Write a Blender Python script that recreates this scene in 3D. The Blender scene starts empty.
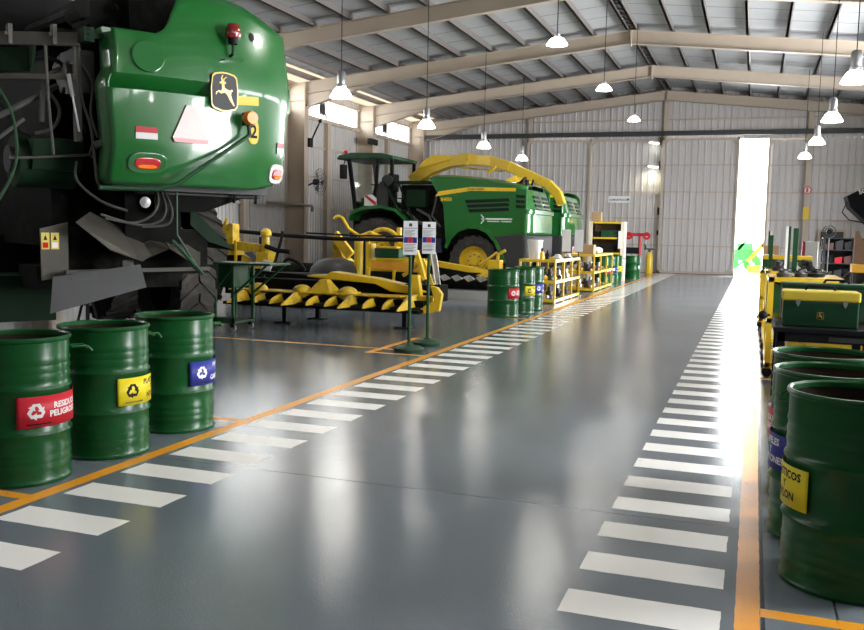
import bpy, bmesh, math, random
from mathutils import Vector, Matrix
random.seed(7)
PI = math.pi
C = bpy.context.scene.collection
sc = bpy.context.scene

# ------------------------------------------------------------------ camera
cam_d = bpy.data.cameras.new('camera'); cam = bpy.data.objects.new('camera', cam_d); C.objects.link(cam)
cam_d.sensor_fit = 'HORIZONTAL'; cam_d.sensor_width = 36.0; cam_d.lens = 36.0*896.9/864.0
cam_d.clip_start = 0.05; cam_d.clip_end = 400
YAW, PITCH, ROLL = 0.3423023, 0.0926496, -0.0203715
fwd = Vector((-math.sin(YAW)*math.cos(PITCH), math.cos(YAW)*math.cos(PITCH), -math.sin(PITCH)))
rgt = Vector((math.cos(YAW), math.sin(YAW), 0)); dwn = fwd.cross(rgt)
r2 = rgt*math.cos(ROLL) + dwn*math.sin(ROLL); d2 = -rgt*math.sin(ROLL) + dwn*math.cos(ROLL)
mw = Matrix((r2, -d2, -fwd)).transposed().to_4x4(); mw.translation = (0, 0, 1.55)
cam.matrix_world = mw
sc.camera = cam

# ------------------------------------------------------------------ sky, daylight, exposure
sc.view_settings.view_transform = 'Standard'; sc.view_settings.look = 'None'
sc.view_settings.gamma = 1.0; sc.view_settings.use_curve_mapping = False
sc.view_settings.exposure = 1.85
sc.cycles.use_denoising = True
sc.cycles.max_bounces = 8; sc.cycles.diffuse_bounces = 4; sc.cycles.glossy_bounces = 4
sc.cycles.transparent_max_bounces = 8
sc.cycles.caustics_reflective = False; sc.cycles.caustics_refractive = False
sc.cycles.sample_clamp_indirect = 4.0
w = bpy.data.worlds.new('sky'); sc.world = w; w.use_nodes = True
nt = w.node_tree; nt.nodes.clear()
o_ = nt.nodes.new('ShaderNodeOutputWorld'); b_ = nt.nodes.new('ShaderNodeBackground')
tc_ = nt.nodes.new('ShaderNodeTexCoord'); sx_ = nt.nodes.new('ShaderNodeSeparateXYZ')
cr_ = nt.nodes.new('ShaderNodeValToRGB')
cr_.color_ramp.elements[0].position = 0.0; cr_.color_ramp.elements[0].color = (1, .99, .96, 1)
cr_.color_ramp.elements[1].position = 0.7; cr_.color_ramp.elements[1].color = (.72, .84, 1, 1)
nt.links.new(tc_.outputs['Generated'], sx_.inputs[0]); nt.links.new(sx_.outputs[2], cr_.inputs[0])
nt.links.new(cr_.outputs[0], b_.inputs[0]); b_.inputs[1].default_value = 2.6
nt.links.new(b_.outputs[0], o_.inputs[0])

def light(name, kind, loc, power, col=(1, 1, 1), **kw):
    d = bpy.data.lights.new(name, kind); d.energy = power; d.color = col
    for k, v in kw.items():
        if k not in ('aim', 'parent'): setattr(d, k, v)
    o = bpy.data.objects.new(name, d); C.objects.link(o); o.location = loc
    if 'aim' in kw:
        o.rotation_euler = (Vector(kw['aim'])-Vector(loc)).to_track_quat('-Z', 'Y').to_euler()
    if kw.get('parent'): o.parent = kw['parent']
    return o
light('sun', 'SUN', (20, 60, 40), 6.0, (1, .96, .9), angle=.01, aim=(12, 40, 0))
DAY = (.97, .98, 1.0)
# daylight through the openings: the near gate in the right wall, the far door, both clerestories; plus an added gate fill
light('side_gate_daylight', 'AREA', (8.1, 8.3, 2.6), 430, DAY, shape='RECTANGLE', size=3.0, size_y=5.0, aim=(-10, 8.3, 1.2))
light('added_gate_fill', 'AREA', (8.1, 24.7, 2.7), 1250, DAY, shape='RECTANGLE', size=5.2, size_y=5.0, aim=(-13, 22.0, 2.0))  # added light at an invented, unseen gateway, brightens the left wall
light('far_door_daylight', 'AREA', (-.2, 40.4, 2.9), 110, DAY, shape='RECTANGLE', size=1.1, size_y=5.4, aim=(-.2, 0, 1.0))
light('clerestory_daylight_left', 'AREA', (-15.75, 16, 5.95), 420, DAY, shape='RECTANGLE', size=34, size_y=.7, aim=(0, 16, 2.0))
light('clerestory_daylight_right', 'AREA', (8.25, 13, 5.95), 600, DAY, shape='RECTANGLE', size=32, size_y=.7, aim=(-13, 13, 2.0))

# ------------------------------------------------------------------ materials
MATS = {}
def mat(name, col, rough=.5, metal=0.0, noise=.12, nscale=6.0, bump=0.0, bscale=30.0, coat=0.0, dirt=None, dirt_amt=0.0, dscale=3.0,
        emit=None, estr=0.0, trans=0.0, spec=.5):
    m = bpy.data.materials.new(name); m.use_nodes = True; MATS[name] = m
    n = m.node_tree.nodes; l = m.node_tree.links; p = n['Principled BSDF']
    p.inputs['Specular IOR Level'].default_value = spec
    p.inputs['Roughness'].default_value = rough; p.inputs['Metallic'].default_value = metal
    p.inputs['Coat Weight'].default_value = coat; p.inputs['Coat Roughness'].default_value = .06
    tc = n.new('ShaderNodeTexCoord')
    nz = n.new('ShaderNodeTexNoise'); nz.inputs['Scale'].default_value = nscale; nz.inputs['Detail'].default_value = 4
    l.new(tc.outputs['Object'], nz.inputs['Vector'])
    mx = n.new('ShaderNodeMix'); mx.data_type = 'RGBA'
    mx.inputs[6].default_value = (*[c*(1-noise) for c in col], 1); mx.inputs[7].default_value = (*[min(1, c*(1+noise)) for c in col], 1)
    l.new(nz.outputs['Fac'], mx.inputs[0]); out = mx.outputs[2]
    if dirt is not None:
        nd = n.new('ShaderNodeTexNoise'); nd.inputs['Scale'].default_value = dscale; nd.inputs['Detail'].default_value = 8; nd.inputs['Roughness'].default_value = .7
        l.new(tc.outputs['Object'], nd.inputs['Vector'])
        rp = n.new('ShaderNodeValToRGB'); rp.color_ramp.elements[0].position = .62-dirt_amt*.4; rp.color_ramp.elements[1].position = .72
        l.new(nd.outputs['Fac'], rp.inputs[0])
        m2 = n.new('ShaderNodeMix'); m2.data_type = 'RGBA'; m2.inputs[7].default_value = (*dirt, 1)
        l.new(rp.outputs[0], m2.inputs[0]); l.new(out, m2.inputs[6]); out = m2.outputs[2]
    l.new(out, p.inputs['Base Color'])
    if bump:
        bz = n.new('ShaderNodeTexNoise'); bz.inputs['Scale'].default_value = bscale; bz.inputs['Detail'].default_value = 3
        l.new(tc.outputs['Object'], bz.inputs['Vector'])
        bn = n.new('ShaderNodeBump'); bn.inputs['Strength'].default_value = bump; bn.inputs['Distance'].default_value = .02
        l.new(bz.outputs['Fac'], bn.inputs['Height']); l.new(bn.outputs[0], p.inputs['Normal'])
    if emit:
        p.inputs['Emission Color'].default_value = (*emit, 1); p.inputs['Emission Strength'].default_value = estr
    if trans: p.inputs['Transmission Weight'].default_value = trans
    return m
GREEN = mat('green_gloss_paint', (.008, .105, .017), .28, coat=.8, noise=.06)
GREEN_D = mat('green_dull_paint', (.006, .044, .014), .5, spec=.3, noise=.2, dirt=(.05, .06, .045), dirt_amt=.25)
DRUM = mat('drum_green_paint', (.004, .058, .012), .3, coat=.06, spec=.25, noise=.12, dirt=(.015, .05, .022), dirt_amt=.1, bump=.05, bscale=14)
RUST = mat('rusty_inside', (.03, .02, .014), .9, spec=.1, noise=.4)
CREAM = mat('cream_steel_paint', (.37, .31, .245), .5, noise=.05, nscale=2)
GALV = mat('galvanised_sheet', (.435, .417, .41), .45, metal=.15, noise=.07, nscale=1.2)
FOIL = mat('roof_insulation_foil', (.33, .335, .34), .65, spec=.2, metal=.0, noise=.12, nscale=1.5, bump=.15, bscale=3)
PURL = mat('galvanised_purlin', (.15, .135, .125), .5, metal=.3, noise=.1)
DSTEEL = mat('dark_steel', (.035, .035, .037), .5, metal=.3, noise=.3)
BLACK = mat('black_plastic', (.008, .008, .009), .5, spec=.12, noise=.2)
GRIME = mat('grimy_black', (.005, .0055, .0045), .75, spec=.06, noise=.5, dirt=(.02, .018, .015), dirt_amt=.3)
RUBBER = mat('tyre_rubber', (.040, .037, .034), .8, spec=.15, noise=.3, dirt=(.085, .075, .062), dirt_amt=.3, dscale=4)
YEL = mat('yellow_paint', (.62, .41, .012), .4, coat=.3, noise=.08, dirt=(.35, .22, .03), dirt_amt=.15)
YELD = mat('worn_yellow_paint', (.58, .38, .015), .5, noise=.12, dirt=(.13, .08, .03), dirt_amt=.32, dscale=5)
GREY = mat('grey_sheet_steel', (.060, .055, .045), .6, spec=.25, metal=.1, noise=.2, nscale=3, dirt=(.08, .08, .06), dirt_amt=.25)
GREYP = mat('charcoal_panel', (.030, .030, .031), .5, spec=.25, noise=.12)
ALU = mat('bare_aluminium', (.38, .38, .38), .35, metal=.8, noise=.06)
WHITE = mat('white_paint', (.62, .62, .60), .5, noise=.04)
PAPER = mat('white_paper', (.62, .63, .64), .6, noise=.02)
RED = mat('red_paint', (.40, .014, .022), .4, noise=.08)
REDL = mat('red_lens', (.45, .01, .015), .15, coat=.6, noise=.1)
ORAL = mat('amber_lens', (.85, .22, .01), .3, coat=.0, spec=.3, noise=.08)
LABR = mat('red_label', (.42, .013, .025), .45, spec=.2, noise=.03)
LABY = mat('yellow_label', (.62, .50, .012), .45, spec=.2, noise=.03)
LABB = mat('blue_label', (.025, .03, .21), .45, spec=.2, noise=.03)
PINK = mat('faded_triangle_sheet', (.56, .46, .44), .4, noise=.08)
BROWN = mat('cardboard', (.34, .21, .11), .75, noise=.1)
WOOD = mat('brown_board', (.16, .09, .05), .6, noise=.15)
BEIGE = mat('beige_enamel', (.62, .55, .44), .5, noise=.05)
HOSE = mat('grey_hose', (.060, .058, .052), .6, spec=.2, noise=.15)
STRAW = mat('dull_yellow_sticker', (.55, .42, .03), .5, noise=.1)
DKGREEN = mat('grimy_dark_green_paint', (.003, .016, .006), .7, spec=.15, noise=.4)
LGREEN = mat('bright_green_machine', (.05, .40, .08), .4, noise=.1)
GLASS = bpy.data.materials.new('cab_glass'); GLASS.use_nodes = True
_n = GLASS.node_tree.nodes; _l = GLASS.node_tree.links; _n.clear()
_o = _n.new('ShaderNodeOutputMaterial'); _m = _n.new('ShaderNodeMixShader'); _t = _n.new('ShaderNodeBsdfTransparent'); _g = _n.new('ShaderNodeBsdfGlossy')
_t.inputs[0].default_value = (.93, .96, .95, 1); _g.inputs['Roughness'].default_value = .04
_m.inputs[0].default_value = .07; _l.new(_t.outputs[0], _m.inputs[1]); _l.new(_g.outputs[0], _m.inputs[2]); _l.new(_m.outputs[0], _o.inputs[0])
SHEET = bpy.data.materials.new('translucent_sheet'); SHEET.use_nodes = True
_n = SHEET.node_tree.nodes; _l = SHEET.node_tree.links; _n.clear()
_o = _n.new('ShaderNodeOutputMaterial'); _m = _n.new('ShaderNodeMixShader'); _t = _n.new('ShaderNodeBsdfTransparent'); _g = _n.new('ShaderNodeBsdfTranslucent')
_m.inputs[0].default_value = .3; _t.inputs[0].default_value = (.9, .91, .91, 1); _g.inputs[0].default_value = (.9, .88, .84, 1)
_l.new(_t.outputs[0], _m.inputs[1]); _l.new(_g.outputs[0], _m.inputs[2]); _l.new(_m.outputs[0], _o.inputs[0])
LAMPG = mat('glowing_lamp_bowl', (.9, .9, .88), .3, noise=.02, emit=(1, .97, .92), estr=5.0)
LEDM = mat('floodlight_lens', (.9, .9, .88), .3, noise=.02, emit=(1, .98, .9), estr=5.0)

# ------------------------------------------------------------------ mesh builder
class MB:
    def __init__(s): s.v = []; s.f = []; s.sm = []
    def add(s, vs, fs, smooth=False):
        k = len(s.v); s.v += [tuple(x) for x in vs]
        for f in fs: s.f.append(tuple(i+k for i in f)); s.sm.append(smooth)
        return s
    def box(s, x0, x1, y0, y1, z0, z1):
        return s.add([(x0,y0,z0),(x1,y0,z0),(x1,y1,z0),(x0,y1,z0),(x0,y0,z1),(x1,y0,z1),(x1,y1,z1),(x0,y1,z1)],
                     [(0,3,2,1),(4,5,6,7),(0,1,5,4),(1,2,6,5),(2,3,7,6),(3,0,4,7)])
    def beam(s, p, q, w, h, up=(0,0,1)):
        p = Vector(p); q = Vector(q); d = (q-p).normalized(); u = Vector(up)
        if abs(d.dot(u)) > .98: u = Vector((0,1,0))
        a = d.cross(u).normalized(); b = a.cross(d)
        vs = [e + a*i*w/2 + b*j*h/2 for e in (p, q) for i, j in ((-1,-1),(1,-1),(1,1),(-1,1))]
        return s.add(vs, [(3,2,1,0),(4,5,6,7),(0,1,5,4),(1,2,6,5),(2,3,7,6),(3,0,4,7)])
    def tube(s, pts, r, seg=8, caps=True):
        pts = [Vector(p) for p in pts]; n = len(pts); vs = []; fs = []
        rs = r if isinstance(r, (list, tuple)) else [r]*n
        t0 = (pts[1]-pts[0]).normalized(); u = Vector((0,0,1)) if abs(t0.z) < .9 else Vector((1,0,0))
        a = t0.cross(u).normalized()
        for i, p in enumerate(pts):
            t = ((pts[min(i+1,n-1)]-p).normalized() + (p-pts[max(i-1,0)]).normalized()).normalized()
            a = (a - t*a.dot(t)).normalized(); b = t.cross(a)
            vs += [p + (a*math.cos(k*2*PI/seg) + b*math.sin(k*2*PI/seg))*rs[i] for k in range(seg)]
        for i in range(n-1):
            for k in range(seg): fs.append((i*seg+k, i*seg+(k+1)%seg, (i+1)*seg+(k+1)%seg, (i+1)*seg+k))
        s.add(vs, fs, True)
        if caps: s.add(vs[:seg], [tuple(reversed(range(seg)))]); s.add(vs[-seg:], [tuple(range(seg))])
        return s
    def lathe(s, prof, o=(0,0,0), axis='z', seg=32, smooth=True, a0=0, a1=2*PI):
        full = abs(a1-a0-2*PI) < 1e-6; m = seg if full else seg+1; vs = []; fs = []
        for r, h in prof:
            for k in range(m):
                t = a0 + (a1-a0)*k/seg; c, n = r*math.cos(t), r*math.sin(t)
                p = (c, n, h) if axis == 'z' else ((h, c, n) if axis == 'x' else (n, h, c))
                vs.append((p[0]+o[0], p[1]+o[1], p[2]+o[2]))
        for i in range(len(prof)-1):
            for k in range(seg): fs.append((i*m+k, i*m+(k+1)%m, (i+1)*m+(k+1)%m, (i+1)*m+k))
        return s.add(vs, fs, smooth)
    def prism(s, poly, w, o=(0,0,0), u=(1,0,0), v=(0,0,1)):
        # polygon in the (u, v) plane at o, extruded by the vector w
        o = Vector(o); u = Vector(u); v = Vector(v); w = Vector(w); n = len(poly)
        a = [o+u*x+v*y for x, y in poly]; b = [p+w for p in a]
        ar = sum(poly[i][0]*poly[(i+1)%n][1]-poly[(i+1)%n][0]*poly[i][1] for i in range(n))
        flip = (u.cross(v).dot(w) > 0) != (ar < 0)
        f1 = tuple(range(n)); f2 = tuple(range(n, 2*n))
        fs = [tuple(reversed(f1)), f2] if flip else [f1, tuple(reversed(f2))]
        for i in range(n):
            j = (i+1) % n; fs.append((i, j, n+j, n+i) if flip else (j, i, n+i, n+j))
        return s.add(a+b, fs)
    def sheet(s, pts, t=.012):
        # a bent or flat plate through 3D points, given real thickness
        P = [Vector(p) for p in pts]; n = (P[1]-P[0]).cross(P[2]-P[0]).normalized()*t; k = len(P)
        fs = [tuple(range(k)), tuple(reversed(range(k, 2*k)))]
        for i in range(k): j = (i+1) % k; fs.append((j, i, k+i, k+j))
        return s.add([p+n/2 for p in P]+[p-n/2 for p in P], fs)
    def grid(s, fn, nu, nv, smooth=True):
        vs = [fn(i/nu, j/nv) for j in range(nv+1) for i in range(nu+1)]
        return s.add(vs, [(j*(nu+1)+i, j*(nu+1)+i+1, (j+1)*(nu+1)+i+1, (j+1)*(nu+1)+i) for j in range(nv) for i in range(nu)], smooth)
    def sphere(s, c, r, seg=12, sc=(1,1,1)):
        n = seg//2
        return s.lathe([(r*math.sin(PI*i/n), -r*math.cos(PI*i/n)) for i in range(n+1)], (0,0,0), seg=seg) and s._sc(c, sc, seg*(n+1))
    def _sc(s, c, k, n):
        for i in range(len(s.v)-n, len(s.v)): x = s.v[i]; s.v[i] = (x[0]*k[0]+c[0], x[1]*k[1]+c[1], x[2]*k[2]+c[2])
        return s
        return s
    def build(s, name, m, parent=None, bevel=0, solid=0, loc=None):
        me = bpy.data.meshes.new(name); me.from_pydata(s.v, [], s.f); me.update()
        me.polygons.foreach_set('use_smooth', s.sm)
        if any(s.sm): me.set_sharp_from_angle(angle=.62)
        ob = bpy.data.objects.new(name, me); C.objects.link(ob); me.materials.append(m)
        if parent: ob.parent = parent
        if loc: ob.location = loc
        if solid:
            k = ob.modifiers.new('solid', 'SOLIDIFY'); k.thickness = solid; k.offset = 0
        if bevel:
            k = ob.modifiers.new('bevel', 'BEVEL'); k.width = bevel; k.segments = 2; k.limit_method = 'ANGLE'; k.angle_limit = .7
        return ob
def smooth(pts, n=5):
    P = [Vector(p) for p in pts]; out = []
    for i in range(len(P)-1):
        a, b, c, d = P[max(i-1, 0)], P[i], P[i+1], P[min(i+2, len(P)-1)]
        for k in range(n):
            t = k/n; out.append(.5*((2*b)+(c-a)*t+(2*a-5*b+4*c-d)*t*t+(3*b-a-3*c+d)*t**3))
    return out+[P[-1]]
def tag(o, label, cat, group=None):
    o['label'] = label; o['category'] = cat
    if group: o['group'] = group
    return o
def root(name, loc, label, cat, group=None, rz=0):
    o = bpy.data.objects.new(name, None); C.objects.link(o); o.location = loc; o.rotation_euler = (0, 0, rz); o.empty_display_size = .1
    return tag(o, label, cat, group)
def struct(o): o['kind'] = 'structure'; return o
def copy_tree(o, parent=None, skip=()):
    c = o.copy(); C.objects.link(c)
    if parent: c.parent = parent
    for ch in list(o.children):
        if ch.name.split('.')[0] not in skip: copy_tree(ch, c)
    return c
def copy_thing(o, loc, label, group=None, rz=None, skip=()):
    c = copy_tree(o, None, skip); c.location = loc; c['label'] = label
    if group: c['group'] = group
    if rz is not None: c.rotation_euler = (0, 0, rz)
    return c
_dg = None
def text_mb(txt, size, offset=.0, extrude=.0, align='LEFT', spacing=1.0):
    # lettering as flat mesh data in its own x, y plane
    cu = bpy.data.curves.new('lettering', 'FONT'); cu.body = txt; cu.size = size; cu.offset = offset; cu.extrude = extrude
    cu.align_x = align; cu.space_line = spacing; cu.resolution_u = 2
    ob = bpy.data.objects.new('lettering', cu); C.objects.link(ob)
    dg = bpy.context.evaluated_depsgraph_get(); me = bpy.data.meshes.new_from_object(ob.evaluated_get(dg))
    b = MB(); b.add([tuple(v.co) for v in me.vertices], [tuple(p.vertices) for p in me.polygons])
    bpy.data.objects.remove(ob); bpy.data.curves.remove(cu); bpy.data.meshes.remove(me)
    return b
def place(b, o, u, v, k=None):
    # maps flat (x, y) of a builder onto the plane o + u x + v y (k: a push along the normal)
    o = Vector(o); u = Vector(u); v = Vector(v); n = u.cross(v).normalized()
    b.v = [tuple(o+u*x+v*y+n*(z+(k or 0))) for x, y, z in b.v]; return b
def subdiv(b, ax, step):
    # cut a flat builder along x so that it can be wrapped round a drum
    bm = bmesh.new(); vs = [bm.verts.new(p) for p in b.v]
    for f in b.f:
        try: bm.faces.new([vs[i] for i in f])
        except ValueError: pass
    lo = min(p[ax] for p in b.v); hi = max(p[ax] for p in b.v); x = lo+step
    while x < hi:
        co = [0,0,0]; co[ax] = x; no = [0,0,0]; no[ax] = 1
        bmesh.ops.bisect_plane(bm, geom=bm.verts[:]+bm.edges[:]+bm.faces[:], plane_co=co, plane_no=no); x += step
    bm.verts.index_update(); b.v = [tuple(p.co) for p in bm.verts]; b.f = [tuple(p.index for p in f.verts) for f in bm.faces]; b.sm = [False]*len(b.f)
    bm.free(); return b
def recycle_mb(r):
    # three broad arrows, each folded over one corner of a triangle and pointing at the next
    b = MB(); V = [1.30*Vector((math.cos(PI/2-k*2*PI/3), math.sin(PI/2-k*2*PI/3))) for k in range(3)]
    for k in range(3):
        A, B, D = V[k-1], V[k], V[(k+1) % 3]
        e0 = (B-A).normalized(); e1 = (D-B).normalized(); n0 = Vector((e0.y, -e0.x)); n1 = Vector((e1.y, -e1.x)); w = .33
        L = (B-A).length
        o = [A+e0*L*.60, B-e0*.62, B+e1*.62, B+e1*L*.50]
        q = [o[0]+n0*w, B-e0*.72+n0*w*.98, B+e1*.72+n1*w*.98, o[3]+n1*w]
        for f in ((0, 1), (1, 2), (2, 3)):
            b.add([(*(p*r*.92), 0) for p in (o[f[0]], q[f[0]], q[f[1]], o[f[1]])], [(0, 1, 2, 3)])
        b.add([(*(p*r*.92), 0) for p in (o[3]-n1*.20, o[3]+n1*(w+.20), o[3]+e1*.46+n1*w*.5)], [(0, 1, 2)])
    return b

# ------------------------------------------------------------------ floor: grey epoxy with painted lanes
FL = bpy.data.materials.new('epoxy_floor'); FL.use_nodes = True
N = FL.node_tree.nodes; L = FL.node_tree.links; P = N['Principled BSDF']
geo = N.new('ShaderNodeTexCoord'); sep = N.new('ShaderNodeSeparateXYZ'); L.new(geo.outputs['Object'], sep.inputs[0])
X, Y = sep.outputs[0], sep.outputs[1]
def mth(op, a, b=None, c=None):
    n = N.new('ShaderNodeMath'); n.operation = op
    for i, k in enumerate((a, b, c)):
        if k is None: continue
        if isinstance(k, (int, float)): n.inputs[i].default_value = k
        else: L.new(k, n.inputs[i])
    return n.outputs[0]
def band(x, a, b): return mth('MULTIPLY', mth('GREATER_THAN', x, a), mth('LESS_THAN', x, b))
def noise(scale, detail=4, rough=.5, vec=None):
    n = N.new('ShaderNodeTexNoise'); n.inputs['Scale'].default_value = scale; n.inputs['Detail'].default_value = detail; n.inputs['Roughness'].default_value = rough
    L.new(vec or geo.outputs['Object'], n.inputs['Vector']); return n.outputs['Fac']
def AND(a, b): return mth('MULTIPLY', a, b)
def OR(*k):
    r = k[0]
    for x in k[1:]: r = mth('MAXIMUM', r, x)
    return r
wob = mth('MULTIPLY', mth('SUBTRACT', noise(9), .5), .012)
Xw, Yw = mth('ADD', X, wob), mth('ADD', Y, wob)
per = mth('FRACT', mth('DIVIDE', mth('ADD', Yw, -.06), .5))
lane = AND(mth('LESS_THAN', per, .50), band(Y, -8, 38.6))
white = AND(lane, OR(band(Xw, -.692, -.053), band(Xw, -3.69, -3.022)))
white = AND(white, mth('LESS_THAN', noise(16, 6, .75), .69))
orange = OR(AND(band(Xw, -3.835, -3.73), band(Y, -8, 38.6)), AND(band(Xw, .0, .098), band(Y, -8, 38.6)))
bays = OR(*[AND(band(Yw, y-.045, y+.045), band(X, a, b)) for y, a, b in
            ((3.93, -10, -3.8), (6.2, -4.4, -3.8), (10.85, -9.5, -4.3), (15.9, -4.75, -3.8), (3.86, .1, 6), (10.5, .1, 6))])
bays = OR(bays, AND(band(Xw, -4.62, -4.52), band(Y, 10.4, 12.2)), AND(band(Yw, 10.42, 10.5), band(X, -4.6, -3.8)))
orange = AND(OR(orange, bays), mth('LESS_THAN', noise(22, 6, .75), .66))
gap = AND(band(X, .102, .118), band(Y, -8, 38.6))
joint = mth('LESS_THAN', mth('ABSOLUTE', mth('SUBTRACT', mth('FRACT', mth('DIVIDE', mth('ADD', Y, -1.82), 6.3)), .5)), .0007)
jx = mth('LESS_THAN', mth('ABSOLUTE', mth('SUBTRACT', mth('FRACT', mth('DIVIDE', mth('ADD', Xw, 2.2), 5.2)), .5)), .001)
def mixc(f, a, b):
    n = N.new('ShaderNodeMix'); n.data_type = 'RGBA'
    if isinstance(f, (int, float)): n.inputs[0].default_value = f
    else: L.new(f, n.inputs[0])
    for i, k in ((6, a), (7, b)):
        if isinstance(k, tuple): n.inputs[i].default_value = (*k, 1)
        else: L.new(k, n.inputs[i])
    return n.outputs[2]
base = mixc(noise(.35, 6, .6), (.122, .146, .166), (.166, .192, .214))
base = mixc(mth('MULTIPLY', mth('GREATER_THAN', noise(7, 8, .8), .66), .35), base, (.22, .22, .21))
col = mixc(OR(gap, joint, jx), base, (.03, .03, .03))
col = mixc(white, col, (.82, .81, .77)); col = mixc(orange, col, (.80, .33, .022))
L.new(col, P.inputs['Base Color'])
paint = OR(white, orange)
rg = mth('ADD', mth('MULTIPLY', noise(.9, 5, .6), .12), mth('ADD', .05, mth('MULTIPLY', paint, .22)))
L.new(rg, P.inputs['Roughness'])
bp = N.new('ShaderNodeBump'); bp.inputs['Strength'].default_value = .11; bp.inputs['Distance'].default_value = .01
L.new(mth('ADD', noise(75, 2, .6), mth('MULTIPLY', noise(6, 2), .6)), bp.inputs['Height']); L.new(bp.outputs[0], P.inputs['Normal'])
P.inputs['Specular IOR Level'].default_value = .5
XL, XR, Y0, Y1 = -15.3, 7.7, -11.0, 39.6
struct(MB().box(XL-.4, XR+.4, Y0-.4, Y1+.25, -.2, 0).build('floor', FL))
GROUND = mat('pale_outdoor_ground', (.60, .58, .54), .9, noise=.1, nscale=.5)
struct(MB().box(-60, 60, Y1+.25, 120, -.25, -.02).build('ground', GROUND))
struct(MB().box(XR+.4, 60, Y0, Y1+.25, -.25, -.02).build('side_ground', GROUND))

# ------------------------------------------------------------------ shell
XRIDGE = -3.75; ZR = 7.83; SL = .104
def zroof(x): return ZR - SL*abs(x-XRIDGE)
def corr(b, a0, a1, z0, z1, at, axis, sgn, per=.26, dep=.045, t=.006):
    # trapezoidal sheeting: a profile along x (axis 'x') or y, standing from z0 to z1 (z1 may be a function)
    pts = []; a = a0
    while a < a1-1e-6:
        for f, d in ((0, 0), (.34, 0), (.42, 1), (.58, 1), (.66, 0)):
            q = a+f*per
            if q <= a1: pts.append((q, d*dep))
        a += per
    pts.append((a1, 0)); zf = z1 if callable(z1) else (lambda q: z1)
    vs = []
    for q, d in pts:
        for z in (z0, zf(q)): vs.append((q, at+sgn*d, z) if axis == 'x' else (at+sgn*d, q, z))
    n = len(pts)
    fs = [(2*i, 2*i+2, 2*i+3, 2*i+1) for i in range(n-1)]
    return b.add(vs, fs)
FRAMES = [-7.7, -1.8, 4.1, 10.0, 15.9, 21.8, 27.7, 33.5, 39.3]
# left wall: sheeting below and above the clerestory
b = MB(); corr(b, Y0, Y1, 0, 5.55, XL, 'y', 1, .2, .035); corr(b, Y0, Y1, 6.32, zroof(XL)+.03, XL, 'y', 1, .2, .035)
struct(b.build('wall_left', GALV, solid=.004))
b = MB(); corr(b, Y0, 6.8, 0, 5.55, XR, 'y', -1); corr(b, 9.8, 22.0, 0, 5.55, XR, 'y', -1); corr(b, 27.4, Y1, 0, 5.55, XR, 'y', -1); corr(b, 22.0, 27.4, 5.3, 5.55, XR, 'y', -1); corr(b, 6.8, 9.8, 5.1, 5.55, XR, 'y', -1); corr(b, Y0, Y1, 6.32, zroof(XR)+.03, XR, 'y', -1)  # the farther, wider opening is added out of view for the fill light
struct(b.build('wall_right', GALV, solid=.004))
# back wall, with the doorway left open between the sliding leaves
zf = lambda x: zroof(x)+.03
b = MB(); corr(b, XL, -9.55, 0, 5.62, Y1, 'x', -1); corr(b, 1.95, XR, 0, 5.62, Y1, 'x', -1); corr(b, XL, XR, 5.62, zf, Y1, 'x', -1)
struct(b.build('wall_back', GALV, solid=.004))
b = MB(); corr(b, XL, XR, 0, zf, Y0, 'x', 1)
struct(b.build('wall_front', GALV, solid=.004))
# roof
b = MB(); xa, xb = XL-.5, XR+.5
for a, c in ((XL+1.15, XRIDGE), (XRIDGE, xb)):
    b.add([(a, Y0-.5, zroof(a)), (c, Y0-.5, zroof(c)), (c, Y1+.5, zroof(c)), (a, Y1+.5, zroof(a)), (a, Y0-.5, zroof(a)+.06), (c, Y0-.5, zroof(c)+.06), (c, Y1+.5, zroof(c)+.06), (a, Y1+.5, zroof(a)+.06)],
          [(0,3,2,1),(4,5,6,7),(0,1,5,4),(1,2,6,5),(2,3,7,6),(3,0,4,7)])
FN = FOIL.node_tree.nodes; FLk = FOIL.node_tree.links     # seams of the insulation blanket, across the slope every 1.2 m
_tc = FN.new('ShaderNodeTexCoord'); _s = FN.new('ShaderNodeSeparateXYZ'); FLk.new(_tc.outputs['Object'], _s.inputs[0])
_d = FN.new('ShaderNodeMath'); _d.operation = 'DIVIDE'; _d.inputs[1].default_value = 1.2; FLk.new(_s.outputs[1], _d.inputs[0])
_f = FN.new('ShaderNodeMath'); _f.operation = 'FRACT'; FLk.new(_d.outputs[0], _f.inputs[0])
_g = FN.new('ShaderNodeMath'); _g.operation = 'LESS_THAN'; _g.inputs[1].default_value = .035; FLk.new(_f.outputs[0], _g.inputs[0])
_p = FN['Principled BSDF']; _old = _p.inputs['Base Color'].links[0].from_socket
_x = FN.new('ShaderNodeMix'); _x.data_type = 'RGBA'; _x.inputs[7].default_value = (.10, .10, .10, 1)
FLk.new(_g.outputs[0], _x.inputs[0]); FLk.new(_old, _x.inputs[6]); FLk.new(_x.outputs[2], _p.inputs['Base Color'])
struct(b.build('ceiling', FOIL))
b = MB(); x0, x1 = XL-.5, XL+1.15
b.add([(x0, Y0-.5, zroof(x0)), (x1, Y0-.5, zroof(x1)), (x1, Y1+.5, zroof(x1)), (x0, Y1+.5, zroof(x0))], [(0,3,2,1)])
SKYL = SHEET.copy(); SKYL.name = 'yellowed_skylight_sheet'
for q in SKYL.node_tree.nodes:
    if q.type == 'MIX_SHADER': q.inputs[0].default_value = .97
    if q.type == 'BSDF_TRANSLUCENT': q.inputs[0].default_value = (.30, .25, .20, 1)
struct(b.build('skylight_strip', SKYL, solid=.005))
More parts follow.
